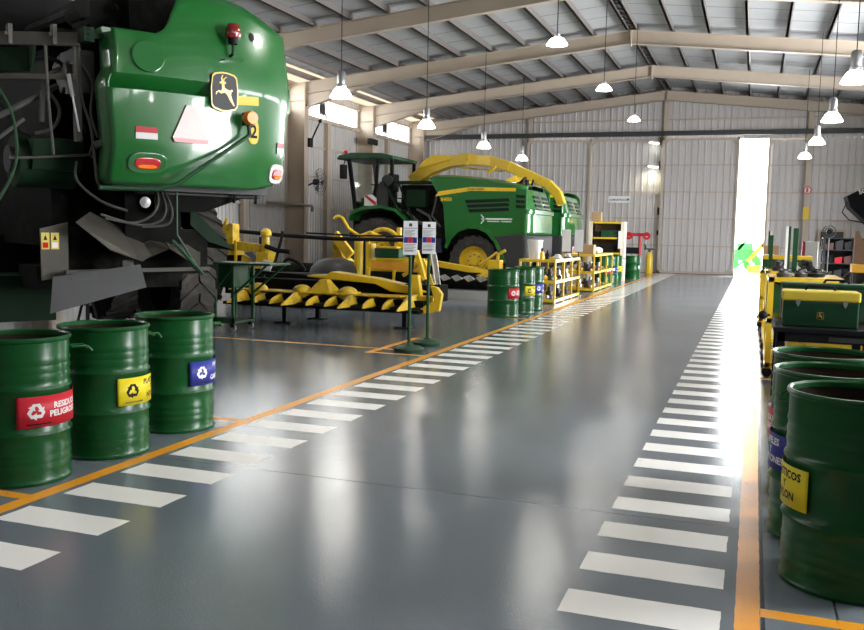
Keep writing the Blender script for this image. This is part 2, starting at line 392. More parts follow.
# purlins
px = [XRIDGE+s*(.12 + 1.05*k) for s in (-1, 1) for k in range(0, 12)]
for x in px:
    if not XL+.2 < x < XR-.2: continue
    z = zroof(x); b = MB(); b.box(x-.03, x+.03, Y0, Y1, z-.19, z-.004)
    b.box(x-.03, x+.06, Y0, Y1, z-.19, z-.175)
    struct(b.build('purlin', PURL))
b = MB()
for k in range(84):
    y = Y0+.3+k*.6; b.box(XRIDGE-.1, XRIDGE+.1, y, y+.06, zroof(XRIDGE)-.17, zroof(XRIDGE)-.12)
struct(b.build('ridge_tie_ladder', PURL))
# portal frames: I section rafters and columns
def irafter(b, y, xa, xb, da, db):
    for x0, x1, d0, d1 in ((xa, xb, da, db),):
        t0, t1 = zroof(x0)-.2, zroof(x1)-.2
        b.add([(x, y+s*.006, z) for x, z in ((x0, t0), (x1, t1), (x1, t1-d1), (x0, t0-d0)) for s in (-1, 1)],
              [(0,2,4,6),(7,5,3,1),(0,1,3,2),(2,3,5,4),(4,5,7,6),(6,7,1,0)])
        for o0, o1 in ((0, 0), (d0-.014, d1-.014)):
            b.add([(x, y+s*.1, z-q) for x, z, o in ((x0, t0, o0), (x1, t1, o1)) for q in (o, o+.014) for s in (-1, 1)],
                  [(0,1,5,4),(2,6,7,3),(0,4,6,2),(1,3,7,5),(0,2,3,1),(4,5,7,6)])
for y in FRAMES:
    b = MB(); irafter(b, y, XL+.75, XRIDGE-.0, .40, .40); irafter(b, y, XRIDGE, XR-.75, .40, .40)
    # haunches
    for xc, sg in ((XL+.75, 1), (XR-.75, -1)):
        xe = xc+sg*2.6; zc, ze = zroof(xc)-.6, zroof(xe)-.6
        b.add([(xc, y-.006, zc), (xe, y-.006, ze), (xc, y-.006, zc-.45), (xc, y+.006, zc), (xe, y+.006, ze), (xc, y+.006, zc-.45)], [(0,1,2),(5,4,3),(0,3,4,1),(1,4,5,2),(2,5,3,0)])
        b.beam((xc, y, zc-.45), (xe, y, ze), .2, .014)
    b.box(XRIDGE-.02, XRIDGE+.02, y-.1, y+.1, zroof(XRIDGE)-.66, zroof(XRIDGE)-.2)
    struct(b.build('rafter', CREAM))
    for xc, sg in ((XL+.04, 1), (XR-.04, -1)):
        b = MB(); xo = xc+sg*.72; zt = zroof(xo)-.2
        b.box(min(xc, xo), max(xc, xo), y-.007, y+.007, 0, zt)
        for x in (xc, xo-sg*.016): b.box(min(x, x+sg*.016), max(x, x+sg*.016), y-.15, y+.15, 0, zt)
        b.box(min(xc, xo), max(xc, xo), y-.1, y+.1, zt-.62, zt-.605)
        struct(b.build('column', CREAM))
# left wall framing: mid-bay posts, girts, clerestory windows
b = MB()
for z in (1.15, 2.3, 3.42, 4.5): b.box(XL+.036, XL+.09, Y0, Y1, z, z+.06)
b.box(XL+.036, XL+.14, Y0, Y1, 5.47, 5.6); b.box(XL+.036, XL+.14, Y0, Y1, 6.28, 6.36)
struct(b.build('girt', CREAM))
b = MB()
for z in (1.15, 2.3, 3.42, 4.5): b.box(XR-.11, XR-.05, Y0, 6.8, z, z+.06); b.box(XR-.11, XR-.05, 9.8, 22.0, z, z+.06); b.box(XR-.11, XR-.05, 27.4, Y1, z, z+.06)
b.box(XR-.15, XR-.05, Y0, Y1, 5.47, 5.6); b.box(XR-.15, XR-.05, Y0, Y1, 6.28, 6.36)
struct(b.build('girt', CREAM))
for i in range(len(FRAMES)-1):
    ym = (FRAMES[i]+FRAMES[i+1])/2
    for xx, sg in ((XL, 1), (XR, -1)):
        if sg < 0 and (6.8 < ym < 9.8 or 22 < ym < 27.4): continue
        b = MB(); b.box(min(xx+sg*.05, xx+sg*.2), max(xx+sg*.05, xx+sg*.2), ym-.13, ym+.13, 0, 5.47); struct(b.build('post', CREAM))
n = 1
for i in range(len(FRAMES)-1):
    ya, yb = FRAMES[i]+.15, FRAMES[i+1]-.15
    for xx, sg in ((XL, 1), (XR, -1)):
        wn = struct(MB().box(xx-.004, xx+.004, ya, yb, 5.6, 6.28).build('window_%d' % n, SHEET)); n += 1
        b = MB()
        for k in range(5):
            y = ya+(yb-ya)*k/4; b.box(min(xx, xx+sg*.08), max(xx, xx+sg*.08), y-.04, y+.04, 5.6, 6.28)
        b.build('window_frame', CREAM, wn)
# back wall framing
b = MB()
for z in (1.15, 2.3, 3.4, 4.5):
    b.box(XL, -9.65, Y1-.11, Y1-.05, z, z+.05); b.box(1.95, XR, Y1-.11, Y1-.05, z, z+.05)
b.box(XL, XR, Y1-.11, Y1-.05, 6.42, 6.48)
struct(b.build('girt', CREAM))
b = MB(); b.box(XL+.8, XR, Y1-.34, Y1-.2, 5.76, 5.92); b.box(XL+.8, XR, Y1-.36, Y1-.05, 5.92, 5.95)
struct(b.build('trim_1', DSTEEL))
for x in (-9.6, -3.75, 1.9):
    b = MB(); b.box(x-.07, x+.07, Y1-.12, Y1-.045, 0, zroof(x)-.6); b.box(x-.09, x+.09, Y1-.17, Y1-.12, 0, zroof(x)-.6); struct(b.build('column', CREAM))
def leaf(n, x0, x1, yy):
    b = MB(); corr(b, x0+.05, x1-.05, .014, 5.66, yy, 'x', -1, .262, .04)
    d = struct(b.build('door_%d' % n, GALV, solid=.004))
    f = MB(); z0, z1 = .012, 5.66
    for x in (x0, x1-.09): f.box(x, x+.09, yy-.11, yy-.045, z0, z1)
    for z in (z0, z1-.09): f.box(x0, x1, yy-.11, yy-.045, z, z+.09)
    for z in (1.15, 2.28, 3.4, 4.52): f.box(x0+.09, x1-.09, yy-.09, yy-.045, z, z+.045)
    for cx, sx in ((x0+.09, 1), (x1-.09, -1)):
        for cz, sz in ((z0+.09, 1), (z1-.09, -1)): f.prism([(cx, cz), (cx+sx*.22, cz), (cx, cz+sz*.22)], (0, .02, 0), (0, yy-.09, 0))
    f.build('door_frame', CREAM, d)
leaf(1, -6.95, -3.72, Y1-.02); leaf(2, -3.86, -.76, Y1-.19); leaf(3, .36, 3.2, Y1+.17); leaf(4, -9.7, -6.84, Y1-.19)
struct(MB().box(-9.7, 3.2, Y1-.3, Y1+.24, .0, .012).build('trim_2', DSTEEL))

# ------------------------------------------------------------------ oil drums used as sorting bins
DR, DH = .29, .88
def drum(loc, ang, lab, words, label, group, span=96, liner=RUST, hang=58):
    c, ink, lines = lab
    t = root('oil_drum', loc, label, 'drum', group)
    z = lambda f: f*DH
    prof = [(.0, .012), (DR-.02, .012), (DR-.012, 0), (DR+.004, .004), (DR+.006, .018), (DR-.002, .03)]
    for k in range(3): q = .085+k*.048; prof += [(DR-.002, q), (DR+.0025, q+.018), (DR-.002, q+.036)]
    for q in (.285, .555):
        prof += [(DR-.002, q), (DR+.008, q+.014), (DR+.010, q+.020), (DR+.008, q+.026), (DR-.002, q+.040)]
    for k in range(3): q = .625+k*.048; prof += [(DR-.002, q), (DR+.0025, q+.018), (DR-.002, q+.036)]
    prof += [(DR-.002, DH-.03)]
    MB().lathe(prof, seg=48).build('body', DRUM, t)
    MB().lathe([(DR-.004, DH-.032), (DR+.008, DH-.022), (DR+.011, DH-.010), (DR+.006, DH), (DR-.004, DH+.001), (DR-.011, DH-.008), (DR-.011, DH-.03)], seg=48).build('rim', DRUM, t)
    MB().lathe([(DR-.006, DH-.004), (DR-.009, .03), (0, .028)], seg=32).build('inside', liner, t)
    a = math.radians(ang)
    for s in (1,):
        h = MB(); q = a+math.radians(hang)
        d = Vector((math.cos(q), math.sin(q), 0)); n = Vector((-d.y, d.x, 0)); o = d*(DR+.004)+Vector((0, 0, DH-.09))
        h.tube([o-n*.05, o-n*.05+d*.10, o-n*.04+d*.13-Vector((0, 0, .03)), o+n*.04+d*.13-Vector((0, 0, .03)), o+n*.05+d*.10, o+n*.05], .008, 6)
        h.build('handle', DRUM, t)
    # wrapped sticker with its lettering
    sw = math.radians(span)*DR; sh = .185; z0 = .355; R0 = DR+.0125
    def wrap(b, r):
        b.v = [(r*math.cos(a+x/DR), r*math.sin(a+x/DR), z0+y) for x, y, _ in b.v]; return b
    b = MB(); n = 24
    b.add([(-sw/2+sw*i/n, y, 0) for i in range(n+1) for y in (0, sh)], [(2*i, 2*i+2, 2*i+3, 2*i+1) for i in range(n)], True)
    st = wrap(b, R0).build('sticker', c, t, solid=.001)
    g = recycle_mb(.066); g.v = [(x-sw/2+.105, y+.096, 0) for x, y, _ in g.v]
    wrap(subdiv(g, 0, .02), R0+.0012).build('recycling_mark', ink, st)
    k = text_mb('\n'.join(lines), words, .0016, align='CENTER', spacing=.95)
    hh = max(p[1] for p in k.v)+min(p[1] for p in k.v)
    k.v = [(x+.080, y-hh/2+.098, 0) for x, y, _ in k.v]
    wrap(subdiv(k, 0, .03), R0+.0012).build('lettering', ink, st)
    f = MB(); f.add([(-sw/2+.05, .016, 0), (-sw/2+.19, .016, 0), (-sw/2+.19, .024, 0), (-sw/2+.05, .024, 0)], [(0,1,2,3)])
    wrap(subdiv(f, 0, .02), R0+.0012).build('small_print', GREYP if c is LABY else BLACK, st)
    return t
LR = (LABR, WHITE, ('RESIDUOS', 'PELIGROSOS')); LY = (LABY, BLACK, ('PLASTICOS', 'Y', 'NYLON')); LB = (LABB, WHITE, ('PAPELES', 'Y', 'CARTONES'))
g1 = 'sorting drums by the near left lane'
drum((-4.18, 4.25, 0), -1, LR, .050, 'green oil drum with red hazardous waste sticker, nearest drum on the left', g1)
drum((-4.15, 4.98, 0), 13, LY, .050, 'green oil drum with yellow plastics sticker between two drums on the left', g1)
drum((-4.18, 5.82, 0), 14, LB, .050, 'green oil drum with blue paper sticker, farthest of the three near left drums', g1)
bpy.context.view_layer.update()
g2 = 'sorting drums by the near right lane'
drum((.475, 4.38, 0), 180, LY, .050, 'dark green oil drum with yellow plastics sticker, nearest on the right', g2, hang=102)
drum((.43, 5.05, 0), 178, LB, .050, 'dark green oil drum with blue paper sticker, second on the right', g2)
drum((.435, 5.8, 0), 178, LR, .050, 'dark green oil drum mostly hidden with red sticker edge, third on the right', g2)
g3 = 'sorting drums in front of the yellow racks'
drum((-4.36, 16.15, 0), -8, LR, .050, 'green oil drum with red sticker, front of the three before the yellow rack', g3)
drum((-4.27, 17.05, 0), -8, LY, .050, 'green oil drum with yellow sticker, middle of the three before the yellow rack', g3)
drum((-4.30, 17.95, 0), -8, LB, .050, 'green oil drum with blue sticker touching the corner of the yellow rack', g3)
g4 = 'sorting drums by the tall shelf'
drum((-4.5, 28.6, 0), -20, LR, .050, 'far green oil drum with red sticker in front of the tall beige shelf', g4)
drum((-4.42, 29.45, 0), -20, LB, .050, 'far green oil drum with blue sticker in front of the tall beige shelf', g4)
drum((-4.4, 30.3, 0), -20, LY, .050, 'far green oil drum with yellow sticker against the tall beige shelf', g4)
t = root('oil_drum', (-4.15, 33.2, 0), 'lone dark green drum with a round pale sticker beyond the tall shelf', 'drum')
MB().lathe([(0, .012), (.31, .012), (.318, 0), (.318, .03), (.305, .04), (.305, .28), (.318, .3), (.305, .32), (.305, .54), (.318, .56), (.305, .58), (.305, .79), (.318, .8), (.318, .82), (.300, .82), (.300, .1), (0, .1)], seg=40).build('body', DRUM, t)
b = MB(); b.add([(.309*math.cos(-.5+.2*math.cos(k*PI/8)*.9), .309*math.sin(-.5+.2*math.cos(k*PI/8)*.9), .42+.06*math.sin(k*PI/8)) for k in range(16)], [tuple(range(16))])
b.build('sticker', WHITE, t, solid=.002)

# ------------------------------------------------------------------ placard posts on round feet
def placard(loc, label, rz):
    t = root('sign_post', loc, label, 'sign', 'pair of placard posts by the header bay', rz)
    MB().lathe([(0, 0), (.19, 0), (.2, .02), (.2, .045), (.16, .07), (.05, .085), (.04, .1), (0, .1)], seg=28).build('base', GREEN_D, t)
    MB().tube([(0, 0, .09), (0, 0, 1.66)], .022, 10).build('post', GREEN_D, t)
    p = MB().box(-.09, .09, -.036, -.024, 1.25, 1.68).build('placard', PAPER, t)
    for nm, m, x0, x1, z0, z1 in (('photo', LABB, -.085, -.03, 1.40, 1.47), ('photo', RED, -.028, .03, 1.40, 1.47), ('photo', LABB, .032, .085, 1.40, 1.47), ('header_bar', GREYP, -.085, .085, 1.585, 1.592), ('mark', DSTEEL, -.02, .02, 1.61, 1.65)):
        MB().box(x0, x1, -.0375, -.0362, z0, z1).build(nm, m, p)
    b = MB()
    for k in range(8): z = 1.56-k*.015 if k < 7 else 1.30; b.box(-.08, .06-.02*(k % 3), -.0375, -.0362, z, z+.005)
    for k in range(6): z = 1.38-k*.018; b.box(-.08, .07-.025*(k % 2), -.0375, -.0362, z, z+.005)
    b.build('lines_of_print', GREYP, p)
placard((-4.14, 10.75, 0), 'left white placard on a green post with round foot by the orange line', math.radians(14))
placard((-4.16, 11.5, 0), 'right white placard on a green post with round foot, behind the other', math.radians(14))

# ------------------------------------------------------------------ pendant lamps
def pendant(x, y, z, label, group, k=.92, f=.64):
    t = root('pendant_lamp', (x, y, z), label, 'lamp', group)
    MB().lathe([(k*r_, h_*f) for r_, h_ in [(.235, 0), (.24, .02), (.215, .09), (.17, .2), (.13, .27), (.10, .3), (.095, .3), (.125, .265), (.165, .197), (.208, .09), (.23, .02)]], seg=28).build('bowl', LAMPG, t)
    MB().lathe([(q*(1 if f > .5 else .6), .3*f+(h_-.3)*(1.15 if f > .5 else .25)) for q, h_ in [(.0, .3), (.10, .3), (.105, .34), (.085, .36), (.085, .54), (.06, .58), (0, .58)]], seg=20).build('ballast_housing', ALU, t)
    top = zroof(x)-z-.05
    MB().tube([(0, 0, .5 if f > .5 else .16), (0, 0, top)], .009, 6).build('hanging_cable', BLACK, t)
    light('pendant_light', 'AREA', (0, 0, .04), LAMP_W, (1, .96, .9), shape='DISK', size=.36*k/.92, parent=t)
LAMP_W = 10
places = ['nearest to the big combine', 'second along the left', 'third along the left', 'last before the end wall']
for (x, y, z), p in zip(((-7.75, 16.2, 4.12), (-7.95, 21.6, 4.16), (-8.15, 27.4, 4.2), (-8.25, 32.7, 4.25)), places):
    pendant(x, y, z, 'white bell pendant lamp in the left row, ' + p, 'left row of pendant lamps')
for (x, y, z), p in zip(((-3.48, 16.1, 4.9), (-3.5, 21.5, 4.93), (-3.55, 27.5, 4.95)), ['nearest and highest in view', 'second from the front', 'farthest and lowest in view']):
    pendant(x, y, z, 'white pendant lamp hanging under the ridge, ' + p, 'middle row of pendant lamps', .78, .42)
for (x, y, z), p in zip(((1.4, 16.2, 4.08), (1.45, 21.5, 4.1), (1.5, 27.5, 4.2), (1.46, 33.2, 4.28)), ['cut by the right edge', 'second from the right edge', 'third, before the end column', 'lowest and farthest']):
    pendant(x, y, z, 'white bell pendant lamp in the right row, ' + p, 'right row of pendant lamps')
for x, y, z in ((-3.5, 10.3, 4.9), (1.42, 10.4, 4.08), (-3.5, 4.6, 4.9), (1.42, 4.6, 4.08)):
    pendant(x, y, z, 'white pendant lamp hanging over the aisle out of the picture', 'pendant lamps out of view')
# wall floodlights by the middle column of the end wall
for z, lb in ((5.42, 'upper small white floodlight by the middle column of the end wall'), (4.42, 'lower lit floodlight by the middle column shining on the end wall')):
    t = root('floodlight', (-3.95, Y1-.2, z), lb, 'floodlight', 'floodlights on the end wall')
    MB().box(-.03, .03, -.05, .05, -.05, .3).build('bracket', DSTEEL, t)
    b = MB().beam((-.05, -.12, .05), (-.42, -.30, .1), .26, .07); b.build('housing', WHITE, t, bevel=.01)
    b = MB().beam((-.08, -.135, .008), (-.40, -.29, .055), .22, .02); b.build('lens', LEDM, t)
light('floodlight_beam', 'SPOT', (-4.2, Y1-.45, 4.42), 22, (1, .90, .6), spot_size=2.0, spot_blend=.8, aim=(-4.45, Y1, 3.4), shadow_soft_size=.08)

# ------------------------------------------------------------------ tyres
def tyre_wheel(parent, R, W, loc, rimm, rim_r, lug=22, sgn=-1, name='wheel', rim_out=.06, tilt=1):
    # axle along local y; sgn: side on which the dish shows
    t = MB(); h = W/2
    t.lathe([(rim_r, -h*.82), (rim_r+.03, -h*.92), ((R+rim_r)/2, -h*1.0), (R*.93, -h*.97), (R*.955, -h*.8), (R*.965, 0), (R*.955, h*.8), (R*.93, h*.97), ((R+rim_r)/2, h), (rim_r+.03, h*.92), (rim_r, h*.82)], axis='y', seg=48)
    wh = t.build(name, RUBBER, parent, loc=loc)
    g = MB()
    for k in range(lug):
        for s in (-1, 1):
            a0 = 2*PI*(k+(.5 if s > 0 else 0))/lug
            def pt(r, a, y): return (r*math.cos(a), y, r*math.sin(a))
            d = .30*tilt; wd = .055/R
            vs = []
            for (yy, da) in ((.02*s*W, 0), (s*h*.98, -d)):
                for r in (R*.945, R*1.0):
                    for e in (-wd, wd): vs.append(pt(r if yy*s < h*.9 else r*.985, a0+da+e, yy))
            vs += [pt(R*.86, a0-d-.03-wd, s*h*1.0), pt(R*.86, a0-d-.03+wd, s*h*1.0)]
            g.add(vs, [(0,1,3,2),(2,3,7,6),(0,2,6,4),(1,5,7,3),(4,6,7,5),(0,4,5,1),(4,5,9,8),(5,7,9),(4,8,6),(6,8,9,7)])
    g.build('tread_lugs', RUBBER, wh)
    r = MB(); s = sgn
    r.lathe([(rim_r, s*h*.85), (rim_r*1.02, s*(h*.86+.01)), (rim_r*.93, s*h*.7), (rim_r*.88, s*h*.3), (rim_r*.62, s*(h*.3+.02)), (rim_r*.55, s*(h*.3+rim_out)), (rim_r*.30, s*(h*.3+rim_out)), (rim_r*.27, s*(h*.3+rim_out+.05)), (0, s*(h*.3+rim_out+.05))], axis='y', seg=32)
    r.lathe([(rim_r, -s*h*.85), (rim_r*.9, -s*h*.6), (rim_r*.85, s*h*.28), (0, s*h*.28)], axis='y', seg=32)
    rm = r.build('rim', rimm, wh)
    n = MB()
    for k in range(8):
        a = 2*PI*k/8; n.lathe([(.0, s*(h*.3+rim_out+.03)), (.022, s*(h*.3+rim_out+.03)), (.022, s*(h*.3+rim_out-.01))], (rim_r*.43*math.cos(a), 0, rim_r*.43*math.sin(a)), 'y', 8)
    n.build('wheel_nuts', DSTEEL, rm)
    return wh

# ------------------------------------------------------------------ leaping deer badge
DEER = [(-.30,-.02),(-.16,-.10),(-.02,-.02),(.10,-.12),(.24,-.40),(.40,-.62),(.45,-.60),(.34,-.36),(.27,-.10),(.30,.02),(.37,.10),(.30,.14),(.22,.08),(.06,.14),(-.02,.20),(-.03,.34),(.06,.42),(.02,.48),(-.04,.47),
        (-.02,.60),(.10,.70),(.07,.71),(-.06,.62),(-.08,.50),(-.13,.64),(-.08,.78),(-.12,.77),(-.18,.62),(-.15,.50),(-.24,.44),(-.26,.38),(-.14,.36),(-.13,.14),(-.18,.02),(-.26,.06),(-.40,-.04),(-.42,-.16),(-.38,-.16),(-.36,-.08)]
def badge(parent, o, u, v, sx, sy):
    def sh(k): return [(x*sx*k, y*sy*k) for x, y in ((-.40,-.62),(-.1,-.72),(.1,-.72),(.40,-.62),(.48,-.50),(.5,.1),(.45,.56),(.36,.66),(.1,.72),(-.1,.72),(-.36,.66),(-.45,.56),(-.5,.1),(-.48,-.50))]
    o = Vector(o); u = Vector(u).normalized(); v = Vector(v).normalized(); n = u.cross(v)
    e = MB().prism(sh(1), n*.012, o, u, v).build('emblem', YEL, parent)
    MB().prism(sh(.92), n*.003, o+n*.0122, u, v).build('emblem_field', GREYP, e)
    MB().prism([(x*sx*.80, y*sy*.78) for x, y in DEER], n*.003, o+n*.0154, u, v).build('emblem_deer', YEL, e)
    return e

# ------------------------------------------------------------------ the big harvester on the left, stern to the lane
HV = root('combine_harvester', (-5.6, 8.3, 0), 'big green combine harvester with its rear hood and dark open side behind the left drums', 'combine harvester', rz=math.radians(-30))
# local axes: x astern, y to starboard, z up
def hoodx(y, z, plain=False):
    d = .17*abs(y/1.05)**2.6
    if z > 3.06: d += .10*(z-3.06)+.13*(z-3.06)**2
    if z < 2.40: d += .55*(2.40-z)**1.6
    lf = max(0, min(1, (.12-y)/.10)); gr = max(0, min(1, (z-2.925)/.012, (3.085-z)/.03))
    gr = 0 if z < 2.926 or z > 3.09 else min((z-2.925)/.012, (3.09-z)/.145)
    return -(d + (0 if plain else .15*gr*lf))
def lerp_tab(t, tab):
    for (a, p), (b, q) in zip(tab, tab[1:]):
        if t <= b: return p+(q-p)*(t-a)/(b-a)
    return tab[-1][1]
ED_L = [(1.98, -.90), (2.06, -.93), (2.40, -.92), (2.90, -.96), (3.02, -.96), (3.12, -.90), (4, -.90)]
ED_R = [(1.98, .98), (2.10, 1.06), (2.40, 1.12), (2.78, 1.14), (2.90, 1.20), (3.0, 1.20), (3.7, 1.18), (4, 1.18)]
TOP = [(-1.1, 3.54), (-.46, 3.52), (-.36, 3.60), (-.18, 3.98), (0, 4.06), (.3, 4.05), (.6, 3.99), (.9, 3.88), (1.25, 3.74)]
def hood(i, j):
    zt = [1.98, 2.02, 2.08, 2.2, 2.36, 2.42, 2.6, 2.8, 2.92, 2.926, 2.938, 3.0, 3.09, 3.25, 3.4]
    z = zt[min(j, 14)] if j <= 14 else None
    zz = z if z else 3.5
    a, b = lerp_tab(zz, ED_L), lerp_tab(zz, ED_R); y = a+(b-a)*i/44
    if j > 14:
        z = 3.4+(lerp_tab(y, TOP)-3.4)*(j-14)/5
    if j <= 1 and y > .55: z += .35*(y-.55)**2
    return (hoodx(y, z), y, z)
b = MB(); b.add([hood(i, j) for j in range(20) for i in range(45)], [(j*45+i, j*45+i+1, (j+1)*45+i+1, (j+1)*45+i) for j in range(19) for i in range(44)], True)
hd = b.build('rear_hood', GREEN, HV, solid=.03)
# left edge return, right side skirt
b = MB(); b.grid(lambda s, t: (lambda z: (hoodx(-.93, z, True)-.005-s*.22, lerp_tab(z, ED_L)+.012-.05*math.sin(s*PI*.5), z))(1.98+t*1.52), 4, 24); b.build('hood_edge', GREEN, HV, solid=.02)
b = MB(); b.grid(lambda s, t: (lambda z: (hoodx(1.15, z)-.01-s*1.3, lerp_tab(z, ED_R)+.02*math.sin(s*PI), z))(1.98+.10+t*1.5), 6, 20); b.build('side_skirt', GREEN, HV, solid=.02)
b = MB(); b.box(-1.6, -.42, -.9, 1.1, 3.50, 3.58); b.build('hood_roof', GREEN, HV)
b = MB(); b.box(-.75, -.32, -.85, .95, 1.93, 2.02); b.build('lower_lip', GREYP, HV)
b = MB(); b.prism([(.98, 2.0), (.90, 1.94), (.30, 1.72), (-.3, 1.7), (-.3, 2.0)], (-1.2, 0, 0), (-.55, 0, 0), (0, 1, 0), (0, 0, 1)); b.build('straw_chute', GRIME, HV)
b = MB(); b.grid(lambda s, t: (-.62+.10*math.sin(t*PI), -.5+1.5*s, 1.92-.02*t), 6, 3); b.build('lip_plate', GREYP, HV, solid=.02)
def on_hood(y, z, e=0.0): return Vector((hoodx(y, z)+e, y, z))
def frame_at(y, z):
    p = on_hood(y, z); a = on_hood(y+.03, z)-p; c = on_hood(y, z+.03)-p
    return p, a.normalized(), c.normalized()
p, u, v = frame_at(-.57, 3.27); nrm = u.cross(v)
b = MB(); b.prism([(.165*math.cos(k*PI/16), .165*math.sin(k*PI/16)) for k in range(32)], nrm*.024, p+nrm*.012, u, v); b.build('round_hatch', GREEN, HV, bevel=.008)
p, u, v = frame_at(.24, 3.0); nrm = u.cross(v); badge(HV, p+nrm*.035, u, v, .33, .29)
p, u, v = frame_at(-.14, 2.6); nrm = u.cross(v)
tr = MB().prism([(-.185, -.17), (.185, -.17), (.205, -.13), (.05, .22), (-.05, .22), (-.205, -.13)], nrm*.006, p+nrm*.03, u, v).build('warning_triangle', PINK, HV)
MB().prism([(-.185, -.17), (.185, -.17), (.205, -.13), (-.205, -.13)], nrm*.004, p+nrm*.0365, u, v).build('triangle_border', mat('faded_red_sheet', (.62, .22, .22), .4), tr)
for y, z, w_ in ((-.60, 2.5, .11), (1.03, 2.47, .06)):
    p, u, v = frame_at(y, z); nrm = u.cross(v)
    k = MB().prism([(-w_, -.065), (w_, -.065), (w_, .0), (-w_, .0)], nrm*.006, p+nrm*.02, u, v).build('reflector', WHITE, HV)
    MB().prism([(-w_, .0), (w_, .0), (w_, .06), (-w_, .06)], nrm*.006, p+nrm*.02, u, v).build('red_band', RED, k)
for y, z, sy in ((-.58, 2.20, .16), (1.0, 2.18, .10)):
    p, u, v = frame_at(y, z); nrm = u.cross(v)
    def ov(a, c, n=28): return [(a*math.copysign(abs(math.cos(k*2*PI/n))**.7, math.cos(k*2*PI/n)), c*math.copysign(abs(math.sin(k*2*PI/n))**.7, math.sin(k*2*PI/n))) for k in range(n)]
    h = MB().prism(ov(sy*1.25, .115), nrm*.03, p+nrm*.0, u, v).build('lamp_bezel', WHITE if y > 0 else GREEN, HV, bevel=.01)
    MB().prism([(x, q) for x, q in ov(sy*.82, .062)], nrm*.03, p+nrm*.014, u, v).build('tail_lamp', REDL, h, bevel=.008)
    MB().prism([(x-sy*.0, q-.03) for x, q in ov(sy*.6, .018)], nrm*.006, p+nrm*.0445, u, v).build('amber_strip', ORAL, h)
p, u, v = frame_at(.35, 3.62); nrm = u.cross(v)
k = MB().lathe([(0, 0), (.075, 0), (.088, .03), (.082, .10), (.055, .15), (0, .165)], (0, 0, 0), seg=18).build('beacon', mat('dark_red_lens', (.20, .014, .012), .15, coat=.6), HV, loc=p+Vector((.13, 0, -.04)))
b = MB(); b.lathe([(.05, -.06), (.055, 0), (0, 0)], seg=14); b.tube([(0, 0, -.06), (-.0, 0, -.16), (-.14, 0, -.20)], .018, 6); b.build('beacon_stem', BLACK, k)
b = MB(); b.sheet([p+Vector((.0, -.16, -.30)), p+Vector((.0, .16, -.26)), p+Vector((.14, .12, -.24)), p+Vector((.14, -.1, -.27))], .015); b.build('beacon_shelf', GREEN, HV)
p, u, v = frame_at(.66, 3.66); nrm = u.cross(v)
b = MB(); b.prism([(.035*math.cos(k*PI/8), .05*math.sin(k*PI/8)) for k in range(16)], nrm*.012, p+nrm*.01, u, v); b.build('grommet', BLACK, HV)
p, u, v = frame_at(.52, 2.94); nrm = u.cross(v)
MB().prism([(-.17, -.06), (.17, -.035), (.17, .06), (-.17, .035)], nrm*.004, p+nrm*.022, u, v).build('yellow_decal', STRAW, HV)
p, u, v = frame_at(.62, 2.62); nrm = u.cross(v)
od = MB().prism(ov(.075, .14), nrm*.004, p+nrm*.02, u, v).build('number_plate_oval', YEL, HV)
MB().prism(ov(.06, .12), nrm*.003, p+nrm*.0245, u, v).build('oval_field', STRAW, od)
k = text_mb('2', .2, .006, align='CENTER'); place(k, p+nrm*.0285-v*.07, u, v); k.build('number', BLACK, od)
# amber flasher on its bent stalk
b = MB(); b.tube([(.10, .50, 2.66), (.12, .50, 2.56), (.10, -.34, 1.98), (.02, -.5, 1.93), (-.02, -1.1, 1.92)], .024, 8); st = b.build('lamp_stalk', GREEN_D, HV)
b = MB(); b.lathe([(0, -.06), (.065, -.06), (.08, -.02), (.08, .02), (.065, .06), (0, .06)], axis='x', seg=20); b.build('amber_flasher', ORAL, st, loc=(.13, .50, 2.74))
b = MB(); b.box(.06, .11, .44, .56, 2.66, 2.80); b.build('flasher_base', BLACK, st)
# dark body, engine deck, chassis
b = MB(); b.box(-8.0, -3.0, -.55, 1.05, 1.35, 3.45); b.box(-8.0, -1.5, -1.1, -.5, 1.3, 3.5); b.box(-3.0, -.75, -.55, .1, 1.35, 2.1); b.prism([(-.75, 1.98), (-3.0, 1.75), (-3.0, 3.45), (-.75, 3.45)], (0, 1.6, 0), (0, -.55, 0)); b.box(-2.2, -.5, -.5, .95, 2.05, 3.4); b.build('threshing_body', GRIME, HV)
b = MB(); b.box(-8.0, -1.0, -1.15, 1.15, 3.55, 3.62); b.build('engine_deck', GRIME, HV)
b = MB(); b.box(-7.6, -3.0, -1.3, 1.3, 3.62, 4.4); b.sheet([(-7.6, -1.5, 4.9), (-3.0, -1.5, 4.9), (-3.0, -1.3, 4.4), (-7.6, -1.3, 4.4)], .03); b.build('grain_tank', BLACK, HV)
b = MB(); b.box(-9.2, -7.9, -.9, .9, 1.9, 3.9); b.build('cab_shell', BLACK, HV)
b = MB(); b.box(-2.9, -.9, -.85, .6, 3.62, 4.02); b.box(-1.5, -.7, -.5, .2, 3.6, 4.3); b.tube([(-1.0, -1.0, 3.75), (-2.4, -1.0, 3.8)], .09, 10); b.tube([(-.8, -.7, 3.66), (-1.2, -.2, 4.1), (-1.8, .2, 4.3)], .05, 8)
b.beam((-.9, -1.05, 3.62), (-.95, -.4, 3.95), .06, .05); b.beam((-1.3, -1.0, 3.66), (-.8, -.6, 3.9), .04, .06); b.build('engine', GRIME, HV)
b = MB(); b.lathe([(0, 0), (.16, .02), (.2, .08), (.2, .3), (.16, .36), (0, .38)], (-1.5, -1.95, 3.62), seg=20); b.build('coolant_tank', mat('milky_plastic', (.10, .10, .11), .5), HV)
b = MB(); b.tube([(-1.3, -1.9, 3.98), (-3.2, -1.75, 4.0)], .16, 12); b.build('exhaust_pipe', GRIME, HV)
